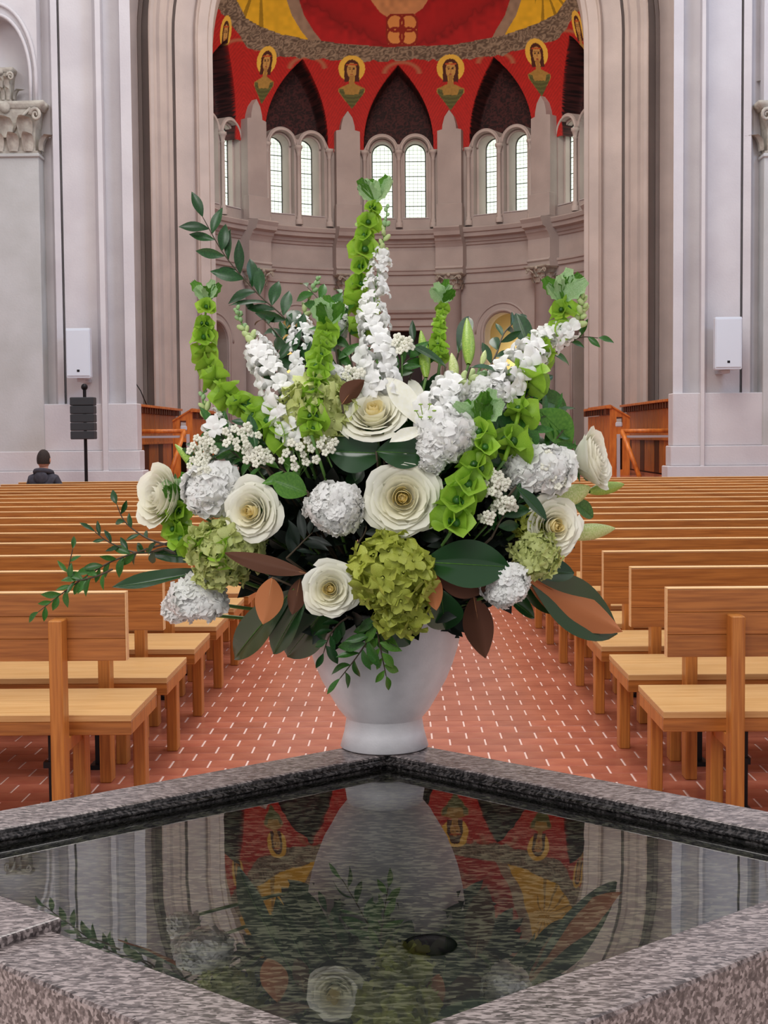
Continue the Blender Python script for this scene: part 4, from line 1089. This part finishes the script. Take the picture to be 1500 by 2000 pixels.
# ---- bells of Ireland
def bellmesh(seed):
    P = []; rr = random.Random(seed)
    for r_, z in ((.12, 0), (.34, .15), (.58, .42), (.8, .72), (.98, .8)):
        row = []
        for j in range(15):
            a = 2*PI*j/15; q = r_*(1+.08*math.cos(5*a)*(r_ > .4)+.04*math.cos(11*a)*(r_ > .7)); row.append((q*math.cos(a), q*math.sin(a), z+.1*math.sin(3*a+seed)*(r_ > .7)))
        P.append(row)
    g = G().grid(P, True); nf = len(g.f); g.ellip((0, 0, .38), (.3, .3, .2), 8, 4); me = g.mesh('bell', M['bell'], True); me.materials.append(M['leaf'])
    for p in me.polygons[nf:]: p.material_index = 1
    return me
bm_ = [bellmesh(i) for i in range(3)]
def jag(m):
    P = []
    for i in range(8):
        t = i/7; row = []
        for j in range(7):
            s = j/6*2-1; hw = .27*math.sin(PI*(.1+.76*t))*(1+.14*((i*2) % 4-1)*(abs(s) > .9))
            row.append((s*hw, t, .25*t*t+.06*math.cos(j*PI)*t))
        P.append(row)
    return G().grid(P).mesh('tuft_leaf', m, True)
jg = [jag(M['bellpale']), jag(M['leafbright'])]
def bells(pts, label, tuft, size=24, whorl=11, dz0=0, dz1=0, tuftmat=0, gap=0):
    cv = curve(pts, 60, dz0, dz1); t = thing('bells_of_ireland', cv[0], label, 'flower stem')
    G().tube([p-t.location for p in cv], [.004*(1-.5*k/60) for k in range(61)], 6).obj('spike_stem', M['bell'], t, True)
    for k in range(whorl):
        u = (k+.5)/whorl; i0 = min(int(u*60), 59); p = cv[i0]; tg = (cv[i0+1]-cv[max(i0-1, 0)]).normalized()
        X = Vector((1, 0, 0)); X = (X-X.dot(tg)*tg).normalized(); Y = tg.cross(X)
        sz = size*K*(1.12-.42*u)*R_.uniform(.85, 1.15)
        for q in range(5):
            a = q*PI*.4+k*.6+R_.uniform(-.15, .15); d_ = (X*math.cos(a)+Y*math.sin(a)+tg*.45).normalized()
            inst('bell', R_.choice(bm_), t, TRS(p+d_*sz*.1, basis(d_, tg), sz*.62*R_.uniform(.75, 1.3)))
    e = cv[-1]; tx, ty, ts = tuft; q = PP(tx, ty, dz1); dr = (q-e)
    for k in range(7):
        a = (k/6-.5)*2.0; d_ = Vector((math.sin(a), R_.uniform(-.7, .3), math.cos(a)*.9+.15)).normalized()
        inst('tuft_leaf', jg[(k+tuftmat) % 2], t, TRS(e+dr*.3, orient(e, e+d_, Vector((0, -1, .2)), R_.uniform(-.5, .5)), ts*K*R_.uniform(.85, 1.3)))
    stem_to(t, cv[0])
bells([(570, 862), (520, 822), (462, 788), (420, 742), (400, 690), (399, 640), (404, 592)], 'tall lime bells-of-Ireland spike curving up the left side', (404, 570, 34), 33, 11)
bells([(712, 640), (703, 575), (708, 505), (716, 450), (728, 398)], 'lime bells-of-Ireland beside the tallest snapdragon, with leafy top', (738, 378, 46), 34, 8, dz0=.03, dz1=.03)
bells([(608, 850), (612, 795), (620, 735), (630, 680), (640, 640)], 'upright lime bells-of-Ireland in front of the cream lime hydrangea', (650, 615, 46), 30, 10, dz0=-.05, dz1=-.02)
bells([(860, 700), (856, 660), (861, 625), (866, 598)], 'thin short lime bells-of-Ireland spike near the upper middle right', (868, 575, 36), 20, 7, dz0=.04, dz1=.04)
bells([(985, 900), (1006, 835), (1020, 778), (1040, 710), (1076, 668), (1100, 628), (1098, 596)], 'thick bells-of-Ireland stem on the right with frosty green top', (1094, 560, 48), 42, 6, dz0=-.02)
bells([(880, 1040), (893, 985), (918, 935), (944, 880), (938, 838)], 'bright lime bells-of-Ireland right of the central rose', (938, 790, 52), 42, 6, dz0=-.04, dz1=-.04)
bells([(460, 1082), (404, 1068), (352, 1048), (340, 1014), (350, 990)], 'lime bells-of-Ireland drooping in the lower left', (362, 950, 44), 36, 6, dz0=-.02, dz1=-.02, tuftmat=1)
# ---- leafy branches
def branch(pts, label, n=12, ll=58, m='leaf', dz0=0, dz1=0, wd=1.0, stemm='stembrown', cat='leafy branch', group=None, spread=1.0, st=True, name='ruscus_branch', down=0):
    cv = curve(pts, 40, dz0, dz1); t = thing(name, cv[0], label, cat, group)
    G().tube([p-t.location for p in cv], [.0022*(1-.6*k/40) for k in range(41)], 5).obj('branch_stem', M[stemm], t, True)
    for k in range(n):
        u = .12+.88*(k+.5)/n; i0 = min(int(u*40), 39); p = cv[i0]; tg = (cv[i0+1]-cv[max(i0-1, 0)]).normalized()
        sd = 1 if k % 2 else -1; pr = Vector((tg.z, 0, -tg.x))
        if k == n-1: pr *= .1; p = cv[40]
        d_ = (tg*R_.uniform(.5, 1.0)+pr*sd*R_.uniform(.5, 1.0)*spread+Vector((0, R_.uniform(-.5, .25), -down))).normalized()
        sz = ll*K*R_.uniform(.75, 1.15)*(1-.25*u)
        Rm = orient(p, p+d_, Vector((R_.uniform(-.5, .5), -1, R_.uniform(0, .8))), R_.uniform(-.5, .5))
        o = inst('leaf', R_.choice(LV[m]), t, TRS(p, Rm, sz))
    if st: stem_to(t, cv[0], stemm, .0024)
branch([(655, 750), (608, 690), (560, 625), (500, 570), (440, 500), (396, 424)], 'long dark ruscus branch reaching to the upper left', 26, 80, 'leafdark', dz0=.02, dz1=.03)
branch([(640, 760), (590, 710), (540, 650), (500, 610)], 'short ruscus branch below the long upper left one', 10, 60, 'leafdark', dz0=.03, dz1=.02)
branch([(665, 745), (655, 680), (640, 610), (600, 560)], 'ruscus branch with broad leaves left of the tallest snapdragon', 12, 66, 'leaf', dz0=.04, dz1=.04)
branch([(690, 745), (685, 690), (680, 620), (665, 575)], 'ruscus sprig with paired leaves behind the tallest snapdragon', 8, 64, 'leaf', dz0=.05, dz1=.05)
branch([(330, 1060), (270, 1078), (215, 1098), (165, 1128), (120, 1160), (75, 1195)], 'trailing ruscus strand fading out at the far lower left', 20, 46, 'leaf', spread=.7)
branch([(325, 1064), (285, 1050), (245, 1020), (228, 985)], 'ruscus tip pointing up at the left edge over the pews', 7, 42, 'leafdark')
branch([(320, 1072), (270, 1080), (215, 1060), (185, 1038)], 'ruscus sprig with small leaves just beneath the upward left tip', 9, 42, 'leafdark', dz0=.01)
branch([(220, 1112), (180, 1128), (135, 1130), (142, 1072)], 'curled end of ruscus at the far left', 9, 44, 'leaf', st=False, dz0=-.01)
branch([(738, 1180), (730, 1225), (706, 1270), (664, 1325)], 'ruscus sprig trailing down over the front of the vase', 14, 62, 'leaf', dz0=-.0, dz1=-.0, spread=1.1)
branch([(742, 1190), (738, 1235), (746, 1280), (754, 1320)], 'pale shining ruscus leaves hanging on the right of the vase sprig', 11, 52, 'leafbright', dz0=.0, dz1=-.01)
branch([(680, 1205), (660, 1220), (642, 1245), (632, 1275)], 'small ruscus sprig under the ivory rose', 8, 50, 'leafdark', dz0=.0, dz1=.0)
branch([(1040, 730), (1085, 690), (1130, 660), (1168, 660)], 'ruscus sprig poking out right of the curled snapdragon', 7, 46, 'leaf', dz0=.02)
branch([(950, 730), (970, 690), (985, 650), (1010, 625)], 'ivy-like dark sprig in front of the yellow niche', 8, 62, 'leafdark', dz0=.05, dz1=.05)
branch([(800, 740), (812, 700), (808, 670)], 'dark leaves behind the lily petals', 6, 60, 'leafdark', dz0=.05, dz1=.05)
branch([(470, 890), (440, 860), (420, 835)], 'mid green sprig above the left stock blossoms', 8, 58, 'leaf', dz0=.02)
branch([(530, 880), (505, 840), (492, 800)], 'green sprig between the left snapdragon and the bells', 8, 60, 'leafdark', dz0=.0)
branch([(1010, 860), (1050, 820), (1095, 800)], 'green sprig right of the thick bells stem', 8, 60, 'leaf', dz0=.0)
branch([(1010, 800), (1030, 770), (1060, 745)], 'dark green sprig behind the thick bells stem', 8, 58, 'leafdark', dz0=.03)
branch([(600, 960), (570, 930), (545, 915)], 'bright green leaves in the middle left, above the left rose', 6, 60, 'leafbright', dz0=-.02)
branch([(520, 915), (480, 900), (450, 880)], 'fine green leaves among the little white filler flowers', 9, 46, 'leaf', dz0=-.01)
branch([(870, 1010), (850, 960), (862, 925)], 'dark green leaves squeezed between central rose and bells', 6, 50, 'leafdark', dz0=-.02)
branch([(960, 1050), (985, 1005), (1010, 985)], 'dark leaves left of the ruffled right rose', 9, 56, 'leafdark', dz0=-.01)
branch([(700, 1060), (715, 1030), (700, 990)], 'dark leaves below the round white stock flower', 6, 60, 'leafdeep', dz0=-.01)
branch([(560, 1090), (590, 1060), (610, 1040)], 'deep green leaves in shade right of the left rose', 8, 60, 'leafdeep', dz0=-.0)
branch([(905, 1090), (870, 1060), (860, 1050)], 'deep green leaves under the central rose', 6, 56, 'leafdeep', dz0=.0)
# ---- single broad leaves
def broad(a, b, w_, m, label, flip=False, curl=.12, fold=.25, dz0=0, dz1=0, roll=0, cat='leaf', name='magnolia_leaf', face=(0, -1, .35), wav=.3, group=None):
    p = PP(*a, dz0); q = PP(*b, dz1); L_ = (q-p).length; wr = w_*K/L_
    t = thing(name, p, label, cat, group)
    P = leaf_grid(w=wr, curl=curl, fold=fold, n=14, k=9, wav=wav, peak=.52, power=.75)
    if flip: P = [[(x, y, -z) for x, y, z in row][::-1] for row in P]
    g = G().grid(P)
    if flip: g.f = [f for f in g.f]
    o = g.obj('blade', M[m], t, True); Rm = orient(p, q, Vector(face), roll)
    o.matrix_local = TRS(Vector((0, 0, 0)), Rm, L_)
    mid = G().tube([(0, y, (-curl*y*y+.004)*(1 if not flip else -1)) for y in np.linspace(0, .93, 8)], [.014*(1-.7*k/7)*max(wr, .3) for k in range(8)], 5).obj('midrib', M['leafbright'] if not flip else M['magnolia_rib'], t, True)
    mid.matrix_local = TRS(Vector((0, 0, 0)), Rm, L_)
    stem_to(t, p, 'stembrown', .002); return t
M['magnolia_rib'] = mat('leaf_rib', lin(196,140,92), .6)
broad((575, 1150), (430, 1300), 66, 'magnolia', 'big dark magnolia leaf hanging lowest on the left', dz1=.02)
broad((600, 1165), (518, 1284), 56, 'magnolia', 'magnolia leaf hanging between two larger ones, left of the vase', dz1=.0, roll=.2)
broad((650, 1170), (548, 1296), 78, 'magnolia', 'dark magnolia leaf pressed against the left side of the vase', dz0=.02, dz1=.04, roll=-.2)
broad((532, 1128), (518, 1216), 52, 'magnolia', 'small magnolia leaf showing its rusty orange underside, left', flip=True, dz0=-.04, dz1=-.05, curl=.25)
broad((586, 1130), (572, 1200), 34, 'magnolia_brown', 'brown-backed leaf tucked left of the ivory rose', flip=True, dz0=.0, dz1=-.01)
broad((838, 1108), (852, 1192), 36, 'magnolia', 'narrow rusty magnolia leaf beside the lime hydrangea', flip=True, dz0=-.03, dz1=-.04)
broad((825, 1098), (1003, 1106), 86, 'magnolia', 'broad green magnolia leaf spread right of the lime hydrangea', dz0=-.02, dz1=-.05, roll=.15)
broad((850, 1120), (955, 1150), 60, 'magnolia_brown', 'brown-backed magnolia leaf beneath the broad green one', flip=True, dz0=-.01, dz1=-.01)
rimleaf = broad((1028, 1124), (1217, 1242), 104, 'magnolia', 'dark green rim of the long copper-backed leaf at the lower right', dz0=.008, dz1=-.02, curl=.05, fold=.1)
broad((1030, 1130), (1207, 1233), 74, 'magnolia', 'long copper-backed magnolia leaf with dark rim at the lower right', flip=True, dz0=-.0, dz1=-.03, curl=.05)
broad((1010, 1125), (1114, 1210), 48, 'magnolia', 'dark magnolia leaf tucked behind the copper-backed one', flip=False, dz0=.02, dz1=.02, roll=.6)
broad((985, 1165), (1052, 1204), 44, 'magnolia', 'dark pointed leaf under the lower right white stock', dz0=.01, dz1=.0, roll=-.5)
broad((925, 1165), (945, 1278), 58, 'magnolia_brown', 'brown-backed leaf drooping along the right side of the vase', flip=True, dz0=.04, dz1=.06)
broad((860, 1150), (872, 1240), 70, 'magnolia', 'dark leaf hanging over the right of the vase front', dz0=-.02, dz1=.0)
broad((745, 1205), (806, 1262), 50, 'magnolia', 'dark leaf over the middle of the vase front', dz0=.0, dz1=.0)
broad((1030, 1120), (1128, 1112), 56, 'magnolia', 'black-green leaf below the ruffled right rose', dz0=.02, dz1=.0, roll=-.3, flip=False)
broad((395, 1116), (230, 1158), 46, 'magnolia', 'long glossy leaf catching blue light, pointing left', dz0=.02, dz1=-.03, curl=-.08, face=(0, -.75, .9))
broad((600, 1120), (438, 1084), 34, 'magnolia_brown', 'olive brown leaf lying over the pale hydrangeas', flip=True, dz0=-.02, dz1=-.05)
broad((420, 1100), (268, 1068), 30, 'magnolia', 'thin dark leaf above the blue glossy leaf', dz0=.0, dz1=-.01)
broad((750, 886), (636, 880), 78, 'magnolia', 'dark broad leaf left of centre under the top rose', dz0=.0, dz1=-.01, roll=-.2)
broad((735, 882), (842, 886), 60, 'magnolia', 'dark bluish leaf between top rose and central rose', dz0=-.02, dz1=-.03, roll=.2)
broad((668, 790), (700, 738), 38, 'magnolia_brown', 'rolled brown magnolia leaf tip on the left of the top rose', flip=True, dz0=-.04, dz1=-.04, roll=.7, curl=.4)
broad((1050, 800), (1132, 868), 62, 'leafbright', 'bright green leaf arching down right over the stalls', dz0=.0, dz1=-.02, curl=.3, name='rose_leaf')
broad((1040, 775), (1122, 795), 44, 'leaf', 'green leaf above the bright arching one on the right', dz0=.01, dz1=.0, curl=.2, name='rose_leaf')
broad((1010, 820), (960, 850), 50, 'leafdark', 'dark rounded leaf left of the thick bells stem', dz0=.01, dz1=.0, name='rose_leaf')
broad((1012, 850), (1050, 880), 52, 'leaf', 'rounded green leaf at the foot of the thick bells stem', dz0=.0, dz1=.0, name='rose_leaf')
broad((895, 690), (920, 598), 30, 'leafdark', 'upright dark lily leaf behind the green bud', dz0=.05, dz1=.05, name='lily_leaf')
broad((1035, 690), (1008, 600), 36, 'leafdark', 'upright dark leaf against the yellow niche', dz0=.05, dz1=.05, name='lily_leaf')
broad((870, 716), (800, 664), 22, 'leafdark', 'narrow blue-green leaf above the lily', dz0=.0, dz1=.0, name='lily_leaf', face=(0, -.6, 1))
broad((918, 718), (1008, 718), 24, 'leafdark', 'narrow blue-green leaf above the bent snapdragon', dz0=-.04, dz1=-.02, name='lily_leaf', face=(0, -.6, 1), curl=.2)
broad((1008, 950), (1074, 1014), 24, 'magnolia', 'glossy dark leaf crossing the ruffled right rose', dz0=-.05, dz1=-.07, name='lily_leaf', face=(0, -.8, .6))
broad((1115, 975), (1166, 1012), 30, 'leaf', 'green leaf between the two right lily buds', dz0=.0, dz1=.0, name='lily_leaf')
broad((500, 880), (486, 805), 22, 'leafdark', 'narrow dark leaf near the left snapdragon', dz0=-.03, dz1=-.04, name='lily_leaf')
broad((470, 870), (405, 892), 24, 'magnolia', 'narrow bluish leaf over the left filler flowers', dz0=-.02, dz1=-.03, name='lily_leaf', face=(0, -.6, 1))
broad((600, 965), (530, 935), 50, 'leafbright', 'fresh green rounded leaf above the left rose', dz0=-.02, dz1=-.04, name='rose_leaf')
# ---- lily and buds
def lily():
    c = PP(830, 838, -.02); t = thing('lily', c, 'open white lily with long petals right of the top rose', 'lily')
    for (tx, ty, w_, dz) in ((756, 728, 44, -.03), (800, 716, 30, .05), (868, 736, 40, .05), (905, 800, 40, .0), (768, 852, 26, -.06), (880, 858, 34, -.06)):
        q = PP(tx, ty, dz-.02); L_ = (q-c).length
        P = leaf_grid(w=w_*K/L_, curl=.18, fold=.2, n=12, k=7, peak=.55, power=.7, wav=.5)
        o = G().grid(P).obj('petal', M['petal'], t, True); o.matrix_local = TRS(Vector((0, 0, 0)), orient(c, q, Vector((0, -1, .5))), L_)
    g = G()
    for k in range(6):
        a = k*PI/3; e = Vector((.015*math.cos(a), -.04, .03+.012*math.sin(a))); g.tube([(0, 0, 0), e*.6, e], .0008, 4); g.ellip(e, (.004, .0015, .0015), 6, 4)
    g.obj('stamens', M['lilybud'], t, True); stem_to(t, c)
lily()
def lbud(a, b, w_, m, label, dz=0):
    p = PP(*a, dz); q = PP(*b, dz); L_ = (q-p).length; t = thing('lily_bud', p, label, 'lily bud'); g = G(); P = []
    for i in range(12):
        u = i/11; r_ = w_*K/2*math.sin(PI*min(1, u*.93+.05))**.7*(1.06-.3*u)
        P.append([(max(r_, .0006)*(1+.1*math.cos(3*x))*math.cos(x), u*L_, max(r_, .0006)*(1+.1*math.cos(3*x))*math.sin(x)) for x in np.linspace(0, 2*PI, 13)[:-1]])
    g.grid(P, True); o = g.obj('bud', M[m], t, True); o.matrix_local = orient(p, q).to_4x4(); stem_to(t, p, 'stem', .0025)
lbud((915, 712), (912, 622), 27, 'lilybud', 'upright green lily bud in front of the apse, upper right', .02)
lbud((832, 738), (822, 646), 24, 'lilybud', 'upright green lily bud right of the tallest snapdragon', .03)
lbud((888, 742), (882, 690), 20, 'lilypale', 'small pale lily bud above the bent snapdragon')
lbud((1085, 978), (1152, 952), 40, 'lilypale', 'pale lily bud lying under the sideways rose')
lbud((1150, 960), (1218, 946), 26, 'lilybud', 'green tip of a lily bud beyond the sideways rose', .02)
lbud((1098, 1044), (1200, 1032), 34, 'lilypale', 'long pale lily bud pointing right below the sideways rose', .01)
lbud((395, 928), (342, 868), 20, 'lilybud', 'slim green lily bud pointing up at the left edge')
lbud((940, 712), (948, 684), 12, 'lilypale', 'tiny pale bud tip between the upright buds and the niche')
# ---- filler flowers
ff = G()
for q in range(5):
    a = q*2*PI/5; ff.ellip((.55*math.cos(a), .55*math.sin(a), .05), (.4, .4, .14), 7, 4)
ff.ellip((0, 0, .12), (.2, .2, .12), 6, 4); ffm = ff.mesh('floret', M['petal'], True)
def filler(px, py, n, spread, label, size=9, dz=-.03):
    c = PP(px, py+spread*1.1, dz+.03); t = thing('filler_flower', c, label, 'filler flower'); g = G(); rr = random.Random(px)
    for k in range(n):
        a = k*2.4; r_ = spread*math.sqrt((k+.5)/n); q = PP(px+r_*math.cos(a), py+r_*math.sin(a)*.8, dz+rr.uniform(-.02, .01))
        g.tube([Vector((0, 0, 0)), (q-c)*.5+Vector((0, 0, .004)), q-c], .0008, 4)
        d_ = Vector((.5*math.cos(a), -1, .5*rr.uniform(-.2, 1))).normalized()
        inst('floret', ffm, t, TRS(q, basis(d_), size*K*rr.uniform(.85, 1.2)))
    g.obj('stalks', M['stem'], t, True); stem_to(t, c, 'stem', .0015)
for a in ((584, 888, 11, 40, 'dotted white filler flowers in the middle left below the snapdragon'), (395, 872, 12, 30, 'white filler flowers at the left under the budded tip'), (470, 856, 14, 36, 'white filler flowers left of the leaning snapdragon base'),
          (385, 912, 9, 22, 'white filler flowers touching the far left stock blossoms'), (505, 890, 10, 26, 'fine filler flowers above the left cream rose'), (965, 945, 16, 30, 'filler flower umbel right of the lime bells'), (985, 985, 10, 22, 'filler flowers below the right umbel'),
          (785, 672, 9, 20, 'filler flowers touching the tallest snapdragon on its right'), (925, 840, 14, 26, 'filler flowers left of the frosted tuft'), (1070, 895, 10, 24, 'filler flowers beneath the bright arching leaf'), (950, 1012, 6, 14, 'tiny green-white umbel beside the lowest bells'), (1095, 935, 7, 20, 'filler flowers right beside the sideways rose'),
          (690, 735, 8, 22, 'filler flowers left of the tallest snapdragon base'), (640, 870, 8, 20, 'filler flowers under the cream lime hydrangea')):
    filler(a[0], a[1], a[2], a[3], a[4])
# ---- dense dark foliage inside the bouquet
def foliage(name, label, cx, cy, rx, ry, n, m, ll, dzc, seed):
    rr = random.Random(seed); g = G(); c = W(cx, cy, VD+dzc); base_ = leaf_grid(w=.42, curl=.15, fold=.2, n=5, k=3)
    for k in range(n):
        while True:
            v = Vector((rr.uniform(-1, 1), rr.uniform(-1, 1), rr.uniform(-1, 1)))
            if .3 < v.length < 1: break
        p = Vector((v.x*rx*K, v.y*.19, v.z*ry*K)); d_ = (v+Vector((0, -.2, .2))+Vector([rr.uniform(-.6, .6) for _ in range(3)])).normalized()
        Rm = orient(p, p+d_, Vector((rr.uniform(-.6, .6), -1, rr.uniform(-.2, .8)))); s = ll*K*rr.uniform(.7, 1.3)
        g.grid([[p+Rm @ (Vector(q)*s) for q in row] for row in base_])
    o = tag(g.obj(name, M[m], None, True), label, 'foliage', kind='stuff'); o.location = c; return o
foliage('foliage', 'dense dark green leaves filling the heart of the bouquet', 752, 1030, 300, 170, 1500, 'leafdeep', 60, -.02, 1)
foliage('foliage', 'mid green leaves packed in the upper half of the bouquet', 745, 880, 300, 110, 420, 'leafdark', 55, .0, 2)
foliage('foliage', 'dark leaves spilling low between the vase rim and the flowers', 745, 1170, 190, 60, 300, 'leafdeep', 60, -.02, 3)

head('stock_flower', 640, 742, 30, 26, rf, 22, 'small white blossoms behind the upper left hydrangea', 'stock flower', 16, dz=.02, corem='leafdark')
head('stock_flower', 952, 772, 34, 26, rf, 24, 'white blossoms between the bent snapdragon and the frosted tuft', 'stock flower', 16, dz=.0, corem='leafdark')
head('stock_flower', 655, 640, 24, 40, rf, 18, 'white blossoms low on the snapdragon behind the ruscus', 'stock flower', 16, dz=.06, corem='leafdark')
branch([(1040, 900), (1075, 870), (1100, 840)], 'green sprig behind the white blossoms at right', 8, 56, 'leaf', dz0=.02)
branch([(930, 900), (960, 880), (985, 850)], 'dark sprig between lime bells and thick bells stem', 8, 56, 'leafdark', dz0=.0)
branch([(430, 905), (400, 880), (372, 880)], 'dark sprig over the far left filler flowers', 8, 50, 'leafdark', dz0=.01)
branch([(560, 760), (540, 700), (560, 640)], 'upright ruscus sprig behind the leaning snapdragon', 9, 62, 'leafdark', dz0=.04, dz1=.04)
branch([(760, 760), (780, 720), (800, 700)], 'short green sprig between tallest snapdragon and lily', 7, 56, 'leaf', dz0=.03, dz1=.03)
